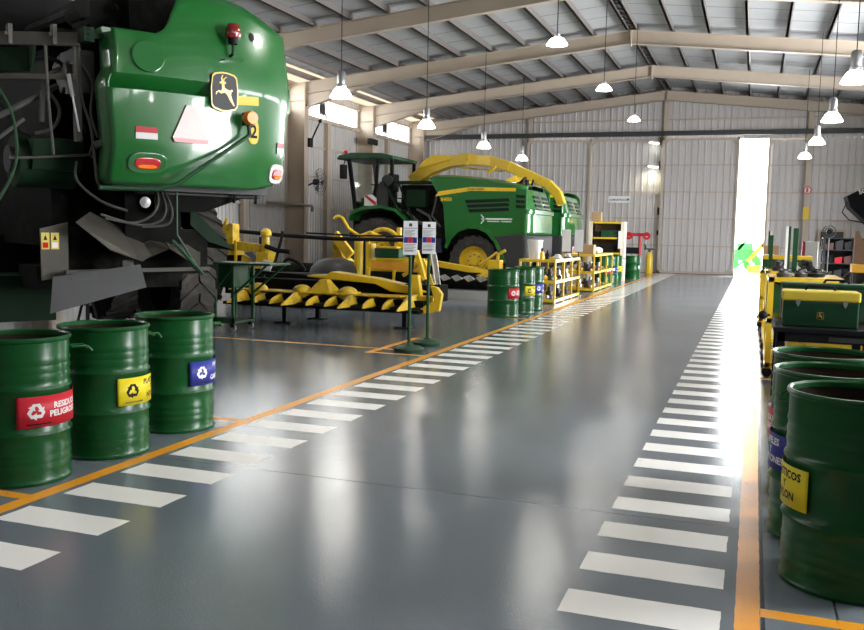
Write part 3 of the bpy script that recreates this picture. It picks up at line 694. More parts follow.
DUSTY = mat('dusty_beige_steel', (.065, .058, .048), .6, noise=.2)
b = MB(); b.beam((-.46, -1.12, 3.42), (-1.9, -2.8, 3.42), .05, .13); b.build('swung_rail', DUSTY, HV)
b = MB(); b.beam((-.50, -1.16, 3.05), (-1.9, -2.8, 3.02), .05, .05); b.build('swung_rail', DUSTY, HV)
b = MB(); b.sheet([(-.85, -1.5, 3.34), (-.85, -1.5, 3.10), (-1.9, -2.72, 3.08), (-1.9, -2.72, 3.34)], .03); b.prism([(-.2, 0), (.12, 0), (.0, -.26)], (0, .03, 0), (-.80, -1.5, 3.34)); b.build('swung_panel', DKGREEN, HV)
b = MB(); b.box(-.50, -.26, -1.14, -1.04, 3.38, 3.52); b.box(-.46, -.30, -1.04, -.86, 3.42, 3.48)
for k in range(3): b.lathe([(0, 0), (.014, 0), (.014, .012), (0, .012)], (-.26, -1.09, 3.40+.05*k), 'x', 8)
b.build('hinge_bracket', DKGREEN, HV)
for k, (x, y) in enumerate(((-.62, -1.32), (-.92, -1.66), (-1.25, -2.05))):
    b = MB(); b.beam((x, y, 3.36), (x, y, 3.56), .09, .04); b.lathe([(0, -.03), (.02, -.03), (.02, .03), (0, .03)], (x+.02, y-.02, 3.46), 'y', 8); b.build('rail_clamp', DUSTY, HV)
for pts, r_ in (([(-.7, -1.0, 3.4), (-.72, -.95, 3.2), (-.7, -1.0, 3.0), (-.66, -1.05, 2.8), (-.7, -.98, 2.5)], .02), ([(-.9, -1.3, 2.95), (-.85, -1.2, 2.75), (-.8, -1.28, 2.55), (-.85, -1.45, 2.48)], .018), ([(-.6, -1.05, 3.2), (-.5, -.98, 3.0), (-.5, -1.0, 2.7), (-.42, -.96, 2.45)], .013), ([(-1.0, -1.9, 2.9), (-.95, -1.7, 2.7), (-.9, -1.6, 2.5), (-.8, -1.5, 2.45)], .02), ([(-.9, -1.5, 3.2), (-.8, -1.35, 3.25), (-.75, -1.2, 3.2), (-.7, -1.1, 3.0)], .022)):
    MB().tube(smooth(pts), r_, 8).build('cable_loom', BLACK if r_ > .019 else HOSE, HV)
b = MB(); b.box(-.9, -.6, -1.12, -.92, 2.92, 3.3); b.lathe([(0, 0), (.09, 0), (.09, .1), (0, .1)], (-.7, -1.2, 3.12), 'y', 16); b.build('valve_body', GREYP, HV)
b = MB(); b.tube([(-.5, -.98, 2.42), (-.48, -1.0, 2.36), (-.5, -1.02, 2.28), (-.47, -.99, 2.24)], .012, 6); b.build('hook', HOSE, HV)
b = MB(); b.box(-.56, -.50, -1.16, -1.09, 2.4, 3.42); b.build('post', HOSE, HV)
b = MB(); b.tube([(-.5, -1.22, 3.07), (-.5, -1.18, 2.85)], .022, 8); b.tube([(-.5, -1.18, 2.85), (-.5, -1.12, 2.50)], .012, 6); b.build('gas_strut', ALU, HV)
for pts, r_, m_ in (([(-.8, -1.08, 3.37), (-.8, -1.10, 3.24), (-.8, -1.31, 3.08), (-.8, -1.38, 2.87), (-.8, -1.40, 2.60)], .028, HOSE), ([(-.5, -1.44, 3.32), (-.5, -1.42, 2.8), (-.5, -1.38, 2.25)], .016, HOSE),
                    ([(-.8, -1.42, 2.41), (-.8, -1.3, 2.36), (-.8, -1.15, 2.38), (-.8, -.98, 2.47)], .022, HOSE), ([(-.7, -1.75, 2.20), (-.7, -1.35, 2.24), (-.7, -.94, 2.29)], .015, HOSE),
                    ([(-.5, -1.12, 3.4), (-.5, -1.1, 2.9), (-.45, -1.02, 2.55), (-.4, -1.0, 2.2), (-.4, -.95, 1.95), (-.3, -.7, 1.93)], .016, HOSE), ([(-.6, -1.12, 2.2), (-.5, -1.15, 2.0), (-.4, -.95, 1.8), (-.3, -.7, 1.7)], .014, HOSE),
                    ([(-.5, -2.0, 3.0), (-.5, -1.87, 2.83), (-.5, -1.76, 2.6), (-.5, -1.73, 2.25), (-.5, -1.78, 2.02), (-.5, -1.92, 1.75)], .014, GREEN_D), ([(-.7, -1.6, 2.6), (-.7, -1.95, 2.3)], .02, HOSE), ([(-.9, -1.2, 3.0), (-.9, -1.9, 2.55)], .03, HOSE),
                    ([(-.5, -.30, 1.96), (-.36, -.34, 1.80), (-.36, -.42, 1.66), (-.4, -.6, 1.58), (-.4, -.9, 1.62)], .014, HOSE), ([(-.5, -.26, 1.96), (-.34, -.26, 1.74), (-.34, -.34, 1.60), (-.4, -.56, 1.56), (-.4, -.95, 1.66)], .014, HOSE),
                    ([(-.5, -.22, 1.96), (-.32, -.2, 1.72), (-.34, -.25, 1.57), (-.4, -.5, 1.54)], .014, HOSE)):
    MB().tube(smooth(pts), r_, 8).build('hydraulic_hose', m_, HV)
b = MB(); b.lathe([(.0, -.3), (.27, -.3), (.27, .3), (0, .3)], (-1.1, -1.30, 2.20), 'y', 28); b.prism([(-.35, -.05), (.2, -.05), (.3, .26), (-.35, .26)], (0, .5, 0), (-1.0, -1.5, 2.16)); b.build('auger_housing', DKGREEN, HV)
b = MB(); b.lathe([(.0, -.04), (.14, -.04), (.14, .0), (.11, .01), (.11, .03), (.14, .04), (.14, .07), (0, .07)], (-1.1, -1.62, 2.22), 'y', 24); b.build('belt_pulley', DSTEEL, HV)
b = MB(); b.beam((-1.2, -1.1, 3.3), (-1.0, -1.08, 3.0), .05, .2); b.box(-1.05, -.65, -1.12, -.9, 3.0, 3.36); b.build('cross_member', HOSE, HV)
for pts in ([(-.35, -1.02, 2.36), (-.32, -.92, 2.40), (-.32, -.86, 2.30), (-.34, -.84, 2.02)],):
    MB().tube(pts, [.04, .05, .04, .03], 8).build('hinge_arm', HOSE, HV)
MB().lathe([(0, 0), (.05, .0), (.06, .03), (0, .05)], (-.35, -.5, 1.80), 'x', 14).build('round_cap', ALU, HV)
# straw spreader below the hood
b = MB(); b.sheet([(-.6, -1.50, 1.50), (-.6, -1.22, 1.57), (-.6, -1.22, 1.01), (-.6, -1.49, .97)], .02); sp = b.build('spreader_side_plate', GREY, HV)
for y0 in (-1.49, -1.395):
    k = MB().box(-.588, -.582, y0, y0+.08, 1.29, 1.46).build('warning_decal', STRAW, sp); MB().box(-.5815, -.580, y0+.012, y0+.068, 1.305, 1.36).build('decal_figure', REDL if y0 < -1.45 else WHITE, k)
    MB().prism([(y0+.02, 1.385), (y0+.06, 1.385), (y0+.04, 1.44)], (.001, 0, 0), (-.5818, 0, 0), (0, 1, 0), (0, 0, 1)).build('decal_triangle', BLACK, k)
b = MB(); b.sheet([(-.3, -1.24, 1.57), (-.3, -.89, 1.29), (-.3, -.55, 1.17), (-.9, -.03, 1.32), (-.9, -.50, 1.50), (-.9, -.88, 1.69)], .02); b.build('spreader_top_sheet', GREY, HV)
b = MB(); b.sheet([(-.5, -.47, 1.17), (-.5, -.15, 1.30), (-.5, .21, 1.08), (-1.2, .55, 1.38), (-1.2, .04, 1.50), (-1.2, -.49, 1.56)], .02); b.build('spreader_wing_sheet', GREY, HV)
b = MB(); b.box(-1.5, -.9, -1.2, .5, 1.0, 1.52); b.build('spreader_core', GRIME, HV)
b = MB(); b.sheet([(-.28, -1.48, 1.02), (-.22, -1.53, .66), (-.22, -.54, .90), (-.28, -.58, 1.14)], .018); b.box(-.8, -.25, -1.3, -.6, .98, 1.01); b.build('tail_plate', GREYP, HV)
b = MB(); b.sheet([(-.9, .28, 1.77), (-.9, .84, 1.28), (-.9, .50, 1.38), (-.9, .28, 1.57)], .03); b.sheet([(-.9, .28, 1.77), (-.9, .84, 1.28), (-1.8, .9, 1.30), (-1.8, .35, 1.75)], .02); b.build('deflector_wing', DKGREEN, HV)
b = MB(); b.tube([(-.4, -.11, 1.92), (-.4, -.11, 1.46), (-.4, .16, 1.05)], .014, 6); b.tube([(-.4, -.17, 1.40), (-.4, .20, 1.02)], .02, 6); b.build('linkage_rod', GREEN_D, HV)
b = MB(); b.beam((-.45, -1.3, 1.06), (-.45, .3, 1.08), .05, .04); b.box(-.48, -.4, -.72, -.60, 1.02, 1.18); b.build('cross_bar', HOSE, HV)
for y in (.62, .9): MB().tube([(-.5, y, 2.04), (-.5, y+.03, 1.95), (-.45, y-.01, 1.84)], [.012, .014, .02], 6).build('hanging_latch', BLACK, HV)
b = MB(); b.box(-2.6, -1.9, -1.15, 1.15, .78, 1.06); b.box(-7.6, -1.6, -.7, .7, 1.05, 1.4); b.build('rear_axle', GRIME, HV)
b = MB(); b.box(-6.3, -5.2, -2.6, 2.6, .7, 1.15); b.build('front_axle', GRIME, HV)
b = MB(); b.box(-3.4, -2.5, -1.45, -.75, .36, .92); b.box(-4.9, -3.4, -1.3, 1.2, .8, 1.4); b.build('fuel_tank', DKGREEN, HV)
tyre_wheel(HV, 1.0, .85, (-5.6, 2.3, 1.0), YELD, .42, 22, sgn=1)
tyre_wheel(HV, 1.0, .85, (-5.6, 1.28, 1.0), YELD, .42, 22, sgn=1)
tyre_wheel(HV, 1.0, .85, (-5.6, -2.3, 1.0), YELD, .42, 22, sgn=-1)
tyre_wheel(HV, .76, .50, (-2.6, .86, .76), BLACK, .36, 18, sgn=1)
for y, lb in ((-.45, 'dark axle stand under the combine where its rear wheel is off'),):
    c_, s_ = math.cos(math.radians(-30)), math.sin(math.radians(-30))
    t = root('axle_stand', (-5.6-2.25*c_-y*s_, 8.3-2.25*s_+y*c_, 0), lb, 'stand')
    b = MB()
    for k in range(4): a = PI/4+k*PI/2; b.beam((.2*math.cos(a), .2*math.sin(a), 0), (.05*math.cos(a), .05*math.sin(a), .62), .03, .03)
    b.build('legs', BLACK, t); MB().lathe([(0, .55), (.05, .55), (.05, .765), (.08, .77), (.08, .779), (0, .779)], seg=14).build('screw_post', DSTEEL, t)

# ------------------------------------------------------------------ forage harvesters
def forage_body(t, full=True):
    # local x towards the stern (lane), y = -1.5 is the side turned to the camera
    ys = -1.5
    side = [(.13, 3.08), (.40, 2.63), (.57, 2.31), (.69, 1.12)]
    arch = [(.69, 1.10), (.80, 1.35), (1.02, 1.58), (1.32, 1.70), (1.62, 1.70), (1.92, 1.58), (2.16, 1.32), (2.32, 1.0), (2.44, .72)]
    poly = side + arch[1:] + [(3.02, .62), (3.02, 2.76), (1.95, 2.95), (.9, 3.06)]
    for s in (-1, 1):
        b = MB(); b.prism(poly, (0, .06, 0), (0, ys if s < 0 else -ys-.06, 0))
        p = b.build('side_panel', GREEN, t, bevel=.02)
        if s > 0: continue
        MB().prism([(.33, 2.56), (.44, 2.70), (1.4, 2.83), (2.7, 2.80), (2.7, 2.71), (1.4, 2.72)], (0, -.012, 0), (0, ys, 0)).build('yellow_stripe', YEL, p)
        k = text_mb('JOHN DEERE', .085, .002); place(k, (1.3, ys-.0135, 2.735), (1, 0, 0), (0, 0, 1)); k.build('lettering', DSTEEL, p)
        k = text_mb('8400i', .15, .004); place(k, (.50, ys-.004, 2.42), (1, 0, .03), (0, 0, 1)); k.build('model_number', YEL, p)
        for j in range(3):
            z = 2.46-j*.13; MB().prism([(1.22+j*.05, z), (2.50, z+.06), (2.54, z-.03), (1.27+j*.05, z-.09)], (0, -.008, 0), (0, ys, 0)).build('louvre', BLACK, p)
        a = MB(); n = len(arch)
        for q in range(n-1):
            (x0, z0), (x1, z1) = arch[q], arch[q+1]
            a.beam((x0, ys-.03, z0), (x1, ys-.03, z1), .10, .09)
        a.build('arch_lip', GREEN, p)
        k = MB(); k.prism([(1.72, 1.93), (1.80, 2.02), (1.80, 1.84)], (0, -.004, 0), (0, ys, 0)); k.prism([(1.70, 2.06), (1.735, 2.06), (1.82, 1.93), (1.735, 1.80), (1.70, 1.80), (1.77, 1.93)], (0, -.004, 0), (0, ys, 0)); k.box(1.85, 2.62, ys-.004, ys, 1.92, 1.96); k.build('dealer_emblem', WHITE, p)
        b = MB(); b.box(1.9, 2.25, ys-.003, ys, 1.855, 1.885); b.box(2.3, 2.6, ys-.003, ys, 1.855, 1.885); b.build('dealer_small_print', WHITE, p)
    top = MB(); xs = [(.13, 3.08), (.9, 3.06), (1.95, 2.95), (3.02, 2.76)]
    def tp(s, q):
        x = .13+s*2.87; z = lerp_tab(x, xs); y = -1.5+q*3.0; e = abs(q-.5)*2
        return (x, y*(1-.0), z+.14*(1-e**4))
    top.grid(tp, 10, 12); top.build('bonnet_top', GREEN, t, solid=.02)
    # stern: rounded tail with green cowl and charcoal bumper
    def tail(z_of, ins):
        def fn(s, q):
            z = z_of(q); i = ins(z); a = (s-.5)*2; sg = 1 if a > 0 else -1; m = abs(a)
            if m > .62: k = (m-.62)/.38; th = k*PI/2; x = 2.95+.22*math.cos(th)-(0 if k < 1 else 0); y = 1.15+.35*math.sin(th); x -= 0
            else: x = 3.17+.03*(1-(m/.62)**2); y = m/.62*1.15
            return (x-i, sg*(y-i*.25) if m < .999 else sg*1.5, z)
        return fn
    def ins(z):
        if z > 2.22: return .04+.34*(z-2.22)
        if z > 2.10: return -.03
        return .02
    b = MB(); b.grid(tail(lambda q: [1.52, 1.6, 1.9, 2.09, 2.11, 2.2, 2.23, 2.4, 2.6, 2.72, 2.78][int(round(q*10))], ins), 44, 10); b.build('rear_cowl', GREEN, t, solid=.03)
    b = MB(); b.grid(tail(lambda q: .55+q*.95, lambda z: .0 if z > .9 else .12*(.9-z)/.35), 44, 6); b.build('rear_bumper', GREYP, t, solid=.03)
    b = MB(); b.box(.6, 2.9, -1.4, 1.4, 2.6, 2.74); b.build('deck_liner', BLACK, t)
    b = MB(); b.prism([(2.34, 1.0), (2.10, 1.45), (2.80, 1.52), (2.96, 1.52), (2.96, .55), (2.52, .42)], (0, .05, 0), (0, ys-.02, 0)); b.build('charcoal_skirt', GREYP, t, bevel=.015)
    p = t
    for j in range(3):
        z = 2.62-j*.14; MB().prism([(0, 0), (.27, -.02), (.27, -.10), (.03, -.09)], (0, -.008, 0), (2.70, ys, z), (1, 0, 0), (0, 0, 1)).build('corner_louvre', BLACK, p)
    for s in (-1, 1):
        for j in range(4):
            z = 2.62-j*.12; q = s*.55; MB().prism([(-.36, 0), (.36, 0), (.36, -.07), (-.36, -.07)], (.02, 0, 0), (3.17-.34*(z-2.22), q, z), (0, 1, 0), (-.32, 0, 1)).build('rear_louvre', BLACK, t)
    MB().box(3.1, 3.26, -1.0, 1.0, .62, .80).build('hitch_bar', BLACK, t)
    MB().prism([(-.17, -.14), (.17, -.14), (.17, .14), (-.17, .14)], (.02, 0, 0), (3.21, -.55, 1.02), (0, 1, 0)).build('hazard_plate', WHITE, t); MB().prism([(-.17, -.14), (-.02, -.14), (.17, .06), (.17, .14), (.04, .14), (-.17, -.06)], (.005, 0, 0), (3.232, -.55, 1.02), (0, 1, 0)).build('hazard_stripe', RED, t)
    MB().box(.2, 2.75, -1.3, 1.3, 1.2, 2.6).build('engine_block', GRIME, t)
    MB().box(-2.6, 3.0, -.6, .6, .62, 1.2).build('chassis', GRIME, t)
    tyre_wheel(t, .74, .55, (1.48, -1.12, .74), YEL, .42, 20, sgn=-1)
    tyre_wheel(t, .74, .55, (1.48, 1.12, .74), YEL, .42, 20, sgn=1)
    MB().box(1.38, 1.58, -1.0, 1.0, .64, .84).build('rear_axle', GRIME, t)
def spout(t, pts, w0=.42, w1=.3):
    b = MB(); n = len(pts)
    for i in range(n-1):
        p, q = Vector(pts[i]), Vector(pts[i+1]); f = i/(n-1); b.beam(p, q+(q-p).normalized()*.04, w0+(w1-w0)*f, .36-.14*f)
    s = b.build('spout', YEL, t, bevel=.02); return s
F1 = root('forage_harvester', (-9, 25.9, 0), 'green forage harvester with a cab, yellow wheel hub and yellow spout, nearest of the two', 'forage harvester', 'forage harvesters')
forage_body(F1)
s = spout(F1, [(-1.0, .2, 3.08), (-.4, .15, 3.46), (.2, .1, 3.66), (.8, .05, 3.72), (1.5, .05, 3.67), (2.1, .0, 3.50), (2.8, .0, 3.20), (3.3, .0, 2.98), (3.58, 0, 2.70), (3.68, 0, 2.44)])
b = MB(); b.prism([(-.75, 3.44), (-.55, 3.70), (-.25, 3.86), (.1, 3.86), (.35, 3.72), (-.1, 3.60)], (0, .5, 0), (0, -.15, 0)); b.build('spout_hood', YEL, s, bevel=.03)
b = MB(); b.beam((.6, .0, 3.48), (1.9, 0, 3.36), .06, .05); b.beam((1.75, -.2, 3.5), (1.5, -.2, 3.28), .2, .05); b.build('spout_ram', YELD, s)
for x, z in ((.8, 3.72), (2.05, 3.51), (2.78, 3.21)): b = MB(); b.beam((x, .03, z), (x+.10, .03, z-.02*x), .44-.04*x, .40-.05*x); b.build('spout_joint', YELD, s)
b = MB(); b.sheet([(2.0, -.6, 2.86), (2.6, -.6, 3.02), (2.75, -.6, 3.16), (2.65, -.6, 2.82)], .3); b.tube([(2.9, -.7, 2.7), (3.0, -.7, 3.08)], .03, 6); b.build('rear_aerofoil', BLACK, F1)
for x, y in ((2.85, -.95), (2.9, .9)): MB().box(x, x+.06, y-.12, y+.12, 2.74, 3.06).build('marker_light', BLACK, F1)
# middle gap with hoses and tanks, front wheels, mudguards
b = MB(); b.box(-.85, .62, -1.15, 1.15, 1.2, 2.9); b.build('machinery_bay', GRIME, F1)
b = MB(); b.box(-.6, .0, -1.4, -.9, 2.25, 2.75); b.build('green_tank', DKGREEN, F1, bevel=.02)
b = MB(); b.box(-.9, .55, -1.45, -1.35, 2.9, 3.0); b.build('top_rail', DKGREEN, F1)
b = MB(); b.tube([(-.3, -1.3, 2.2), (.1, -1.35, 2.0), (.3, -1.3, 1.5), (.1, -1.3, 1.2)], .04, 8); b.tube([(-.6, -1.3, 2.1), (-.2, -1.35, 1.8), (.2, -1.35, 1.75)], .05, 8); b.tube([(.35, -1.38, 2.6), (.2, -1.38, 2.0), (.45, -1.35, 1.7)], .03, 8); b.build('engine_hoses', HOSE, F1)
b = MB(); b.box(-.75, .5, -1.42, -1.2, .95, 1.35); b.build('side_tank', mat('dark_blue_plastic', (.01, .012, .03), .5), F1)
tyre_wheel(F1, .97, .68, (-1.53, -1.18, .975), YEL, .5, 22, sgn=-1); tyre_wheel(F1, .97, .68, (-1.53, 1.18, .975), YEL, .5, 22, sgn=1)
MB().box(-1.7, -1.35, -1.0, 1.0, .8, 1.15).build('front_axle', GRIME, F1)
MB().box(-2.6, -.6, -.7, .7, 1.1, 2.2).build('feeder_house', GRIME, F1)
for s_ in (-1, 1):
    b = MB(); pts = [(-2.36, 1.92), (-2.3, 2.10), (-1.95, 2.24), (-1.35, 2.30), (-.9, 2.2), (-.6, 1.95), (-.4, 1.6)]
    for i in range(len(pts)-1):
        (x0, z0), (x1, z1) = pts[i], pts[i+1]; y0, y1 = (-1.55, -.8) if s_ < 0 else (.8, 1.55)
        b.add([(x0, y0, z0), (x1, y0, z1), (x1, y1, z1), (x0, y1, z0), (x0, y0, z0-.09), (x1, y0, z1-.09), (x1, y1, z1-.09), (x0, y1, z0-.09)], [(3,2,1,0),(4,5,6,7),(0,1,5,4),(2,3,7,6)] + ([(3,0,4,7)] if i == 0 else []) + ([(1,2,6,5)] if i == 5 else []))
    b.build('mudguard', GREEN, F1)
# cab
cab = MB(); cab.box(-2.45, -1.25, -.85, .85, 2.2, 2.42); cab = cab.build('cab', GREEN_D, F1)
b = MB(); b.prism([(-2.98, 3.66), (-2.92, 3.78), (-2.5, 3.86), (-1.5, 3.84), (-1.16, 3.76), (-1.14, 3.66)], (0, 2.1, 0), (0, -1.15, 0)); b.build('cab_roof', GREEN_D, cab, bevel=.03)
for p, q, w_ in (((-2.42, -.95, 2.2), (-2.62, -1.02, 3.7), .10), ((-2.42, .9, 2.2), (-2.62, .9, 3.7), .10), ((-1.78, -1.0, 2.2), (-1.66, -1.03, 3.7), .08), ((-1.25, -.95, 2.2), (-1.22, -1.0, 3.7), .09), ((-1.25, .9, 2.2), (-1.25, .9, 3.7), .09)):
    MB().beam(p, q, w_, w_).build('cab_pillar', BLACK, cab)
for pts in ([(-2.4, -.97, 2.4), (-1.78, -1.0, 2.4), (-1.67, -1.03, 3.66), (-2.6, -1.02, 3.66)], [(-1.75, -1.0, 2.4), (-1.27, -.97, 2.4), (-1.25, -1.0, 3.66), (-1.65, -1.03, 3.66)], [(-2.42, -.9, 2.4), (-2.61, -1.0, 3.66), (-2.61, .9, 3.66), (-2.42, .9, 2.4)], [(-2.4, .9, 2.4), (-2.6, .9, 3.66), (-1.28, .9, 3.66), (-1.27, .9, 2.4)]):
    MB().sheet(pts, .008).build('cab_window', GLASS, cab)
b = MB(); b.box(-1.95, -1.55, -.3, .3, 2.42, 2.75); b.box(-1.65, -1.5, -.3, .3, 2.75, 3.3); b.build('operator_seat', BLACK, cab, bevel=.04)
b = MB(); b.tube([(-2.3, 0, 2.4), (-2.15, 0, 2.95)], .06, 8); b.lathe([(.16, 0), (.19, .0), (.19, .03), (.16, .03)], (-2.15, 0, 2.95), seg=20); b.build('steering_column', BLACK, cab)
b = MB(); b.prism([(-2.2, 2.2), (-1.8, 2.2), (-1.72, 2.75), (-1.95, 2.55), (-2.2, 2.5)], (0, .05, 0), (0, -1.03, 0)); b.build('door_sill', GREEN_D, cab)
b = MB(); b.prism([(-1.75, 2.15), (-1.25, 2.15), (-1.30, 3.0), (-1.55, 3.0)], (0, .06, 0), (0, -1.15, 0)); b.lathe([(0, -.06), (.17, -.06), (.17, .06), (0, .06)], (-1.3, -1.15, 3.02), 'y', 18); b.build('air_intake', GREYP, cab)
b = MB(); b.box(-2.82, -2.68, -1.25, -1.0, 3.08, 3.5); b.tube([(-2.75, -1.1, 3.5), (-2.7, -1.1, 3.72)], .02, 6); b.build('wing_mirror', BLACK, cab, bevel=.03)
b = MB(); b.lathe([(0, 0), (.07, 0), (.07, .1), (.04, .15), (0, .15)], (-2.78, -.95, 3.80), seg=12); b.build('roof_beacon', REDL, cab)
b = MB(); b.prism([(-2.02, 2.28), (-1.63, 2.28), (-1.63, 2.50), (-1.78, 2.62), (-2.02, 2.58)], (0, .02, 0), (0, -1.20, 0)); k = b.build('hazard_plate', WHITE, cab); MB().prism([(-1.98, 2.53), (-1.68, 2.30), (-1.64, 2.30), (-1.64, 2.39), (-1.94, 2.59), (-2.02, 2.57)], (0, .004, 0), (0, -1.205, 0)).build('hazard_stripe', RED, k)
b = MB(); b.tube([(-1.35, -1.35, 3.0), (-.65, -1.5, 1.9), (-.4, -1.55, 1.3)], .035, 8); b.tube([(-1.0, -1.1, 3.05), (-.4, -1.4, 1.9), (-.15, -1.5, 1.3)], .03, 8)
for k in range(4): z = 1.45+k*.35; f = (z-1.3)/1.7; b.beam((-.4-.9*f, -1.55+.2*f, z), (-.15-.8*f, -1.5+.4*f, z), .04, .03)
b.build('ladder', DKGREEN, F1)
F2 = root('forage_harvester', (-8.80, 29.9, 0), 'green forage harvester with louvred tail behind the nearer one, its front hidden', 'forage harvester', 'forage harvesters')
forage_body(F2)
s = spout(F2, [(.6, -.2, 3.0), (1.2, -.2, 3.32), (1.8, -.2, 3.36), (2.3, -.2, 3.18)])
MB().box(-2.2, -.9, -1.2, 1.2, .02, 1.1).build('front_support', GRIME, F2)

# ------------------------------------------------------------------ row crop header on stands, in front
H1 = root('row_crop_header', (-6.5, 13.0, 0), 'long yellow crop header with a row of pointed snouts, standing on dark stands', 'harvester header')
ox, oy = -6.5, 13.0
def hx(pts): return [(x-ox, z) for x, z in pts]
b = MB(); b.box(-1.5, 1.95, .10, .50, .46, .72); b.box(-1.5, 1.85, -.35, .1, .40, .50); b.box(-1.5, 1.85, -.58, -.05, .325, .372); b.beam((-1.5, .55, .80), (.0, .5, .74), .2, .05); b.build('main_frame', GRIME, H1)
b = MB()
for k in range(1, 5): b.lathe([(0, .32), (.30, .33), (.33, .36), (.30, .40), (.1, .42), (0, .42)], (-1.6+k*.78, -.25, 0), seg=24)
b.build('cutting_discs', BLACK, H1)
def snout(x, big):
    b = MB(); L_ = .62+.12*big; w_ = .085+.02*big; z0 = .53+.05*big
    secs = [(-.05, w_, z0, .40), (-.25, w_*.9, z0-.01, .39), (-.42, w_*.6, z0-.05, .38), (-.55-.1*big, w_*.28, .45, .375), (-L_-.08*big, .012, .395, .375)]
    vs = []
    for y, w, zt, zb in secs: vs += [(x-w, y-.08, zb), (x-w*.55, y-.08, zt), (x+w*.35, y-.08, zt+.01), (x+w, y-.08, zb)]
    n = len(secs); fs = [(0,1,2,3), (4*n-1, 4*n-2, 4*n-3, 4*n-4)]
    for i in range(n-1):
        for k in range(4): fs.append((4*i+k, 4*i+4+k, 4*i+4+(k+1) % 4, 4*i+(k+1) % 4))
    b.add(vs, fs); b.build('snout', YELD, H1, bevel=.006)
for k in range(2, 12): snout(-1.86+k*.318, 1 if k % 3 == 2 else 0)
b = MB(); b.box(-1.5, 1.5, -.42, -.10, .545, .565); b.box(-1.5, 1.6, -.12, -.06, .50, .565); b.build('cover_strip', YELD, H1)
for x in (-1.05, -.25, .55): b = MB(); b.sphere((x+.02, -.28, .555), .17, 16, (1, .8, .7)); b.build('gear_hood', YELD, H1)
for x in (.12,):
    b = MB(); b.add([(x-.20, -.40, .56), (x+.20, -.40, .56), (x+.20, .0, .56), (x-.20, .0, .56), (x-.06, -.24, .76), (x+.05, -.24, .76), (x+.05, -.10, .76), (x-.06, -.10, .76)], [(0,1,5,4),(1,2,6,5),(2,3,7,6),(3,0,4,7),(4,5,6,7)]); b.build('peaked_hood', YELD, H1)
b = MB(); b.prism(hx([(-6.37, .88), (-5.6, .80), (-5.04, .70), (-4.70, .61), (-5.04, .58), (-5.34, .60), (-5.6, .71), (-6.49, .76), (-6.8, .78), (-6.8, .81), (-6.45, .82)]), (0, .3, 0), (0, .0, 0)); b.build('folding_wing_beam', YEL, H1, bevel=.02)
b = MB(); b.prism(hx([(-4.98, .88), (-4.84, .88), (-4.78, .50), (-5.0, .50)]), (0, .12, 0), (0, -.1, 0)); b.box(1.2, 1.95, -.2, .1, .48, .56); b.build('end_panel', YEL, H1, bevel=.01)
b = MB(); b.prism(hx([(-4.55, .74), (-4.44, .72), (-4.36, .62), (-4.40, .36), (-4.66, .30), (-4.78, .36), (-4.62, .44), (-4.48, .52)]), (0, .1, 0), (0, -.35, 0)); b.build('end_guard', YEL, H1, bevel=.012)
b = MB(); b.beam((1.5, .15, .5), (1.62, .2, 1.12), .05, .05); b.beam((1.62, .2, 1.12), (1.85, .2, .6), .05, .05); b.beam((1.3, .2, .85), (1.6, .2, 1.05), .06, .05); b.beam((1.55, .1, 1.25), (1.7, .1, .8), .09, .06); b.build('fold_arms', YEL, H1)
b = MB(); b.tube([(1.45, .2, .9), (1.5, .1, 1.2), (1.6, .15, 1.3)], .022, 6); b.tube([(.1, .3, .7), (.5, .35, .82), (.8, .3, .66)], .02, 6); b.build('hydraulic_hose', BLACK, H1)
for x, y in ((-.72, .05), (-.55, .9), (1.3, .3)):
    b = MB(); b.box(x-.035, x+.035, y-.035, y+.035, .02, .5); b.box(x-.15, x+.15, y-.1, y+.1, 0, .025)
    if y > .6: b.box(x-.04, x+.04, .3, y, .44, .5)
    b.build('parking_stand', BLACK, H1)
b = MB(); b.tube([(-1.45, .6, .5), (-1.45, .6, .78), (.3, .6, .78)], .04, 8); b.box(-1.45, -.2, .3, .6, .5, .62); b.build('rear_tube', GREYP, H1)
t = root('plastic_sheet_roll', (-4.76, 13.35, .565), 'white plastic sheet draped over the right end of the yellow crop header', 'sheet')
b = MB(); b.grid(lambda s, q: (-.02+.13*q+.045*math.cos(s*PI), .07*math.sin(s*PI)*1.0+.03, .66-.60*q-.1*q*q+.02*math.sin(q*7)), 8, 12); b.build('sheet', WHITE, t, solid=.012)

# ------------------------------------------------------------------ second header (pick-up frame) behind
H2 = root('pickup_header', (-8.5, 17.0, 0), 'yellow header frame with posts and a curved handle behind the row crop header', 'harvester header')
ox = -8.5
b = MB(); b.box(1.05, 2.3, -.1, .2, .72, .96); b.box(1.05, 1.13, -.2, -.1, .05, .8); b.box(1.62, 1.68, -.15, -.08, .3, .76); b.box(-2.3, 2.3, .25, .4, .34, .5); b.build('main_beam', YEL, H2, bevel=.01)
MB().box(1.15, 2.2, -.13, -.1, .76, .92).build('orange_panel', mat('orange_paint', (.72, .32, .03), .5), H2)
b = MB(); b.tube([(.87, -.1, .5), (.87, -.1, 1.36)], .11, 14); b.box(.9, 1.15, -.15, .1, .8, 1.28); b.build('post', YEL, H2)
b = MB(); b.tube(smooth([(.28, -.1, 1.78), (.36, -.1, 1.82), (.48, -.1, 1.78), (.62, -.1, 1.58), (.85, -.1, 1.44)]), .035, 8); b.build('curved_handle', YEL, H2)
b = MB(); b.tube([(1.35+.34*math.cos(a), 0, 1.28+.30*math.sin(a)) for a in [PI*k/10 for k in range(11)]], .045, 8); b.tube([(.9, -.1, 1.42), (1.1, -.1, 1.5), (1.25, 0, 1.42)], .05, 8); b.build('hoop', YELD, H2)
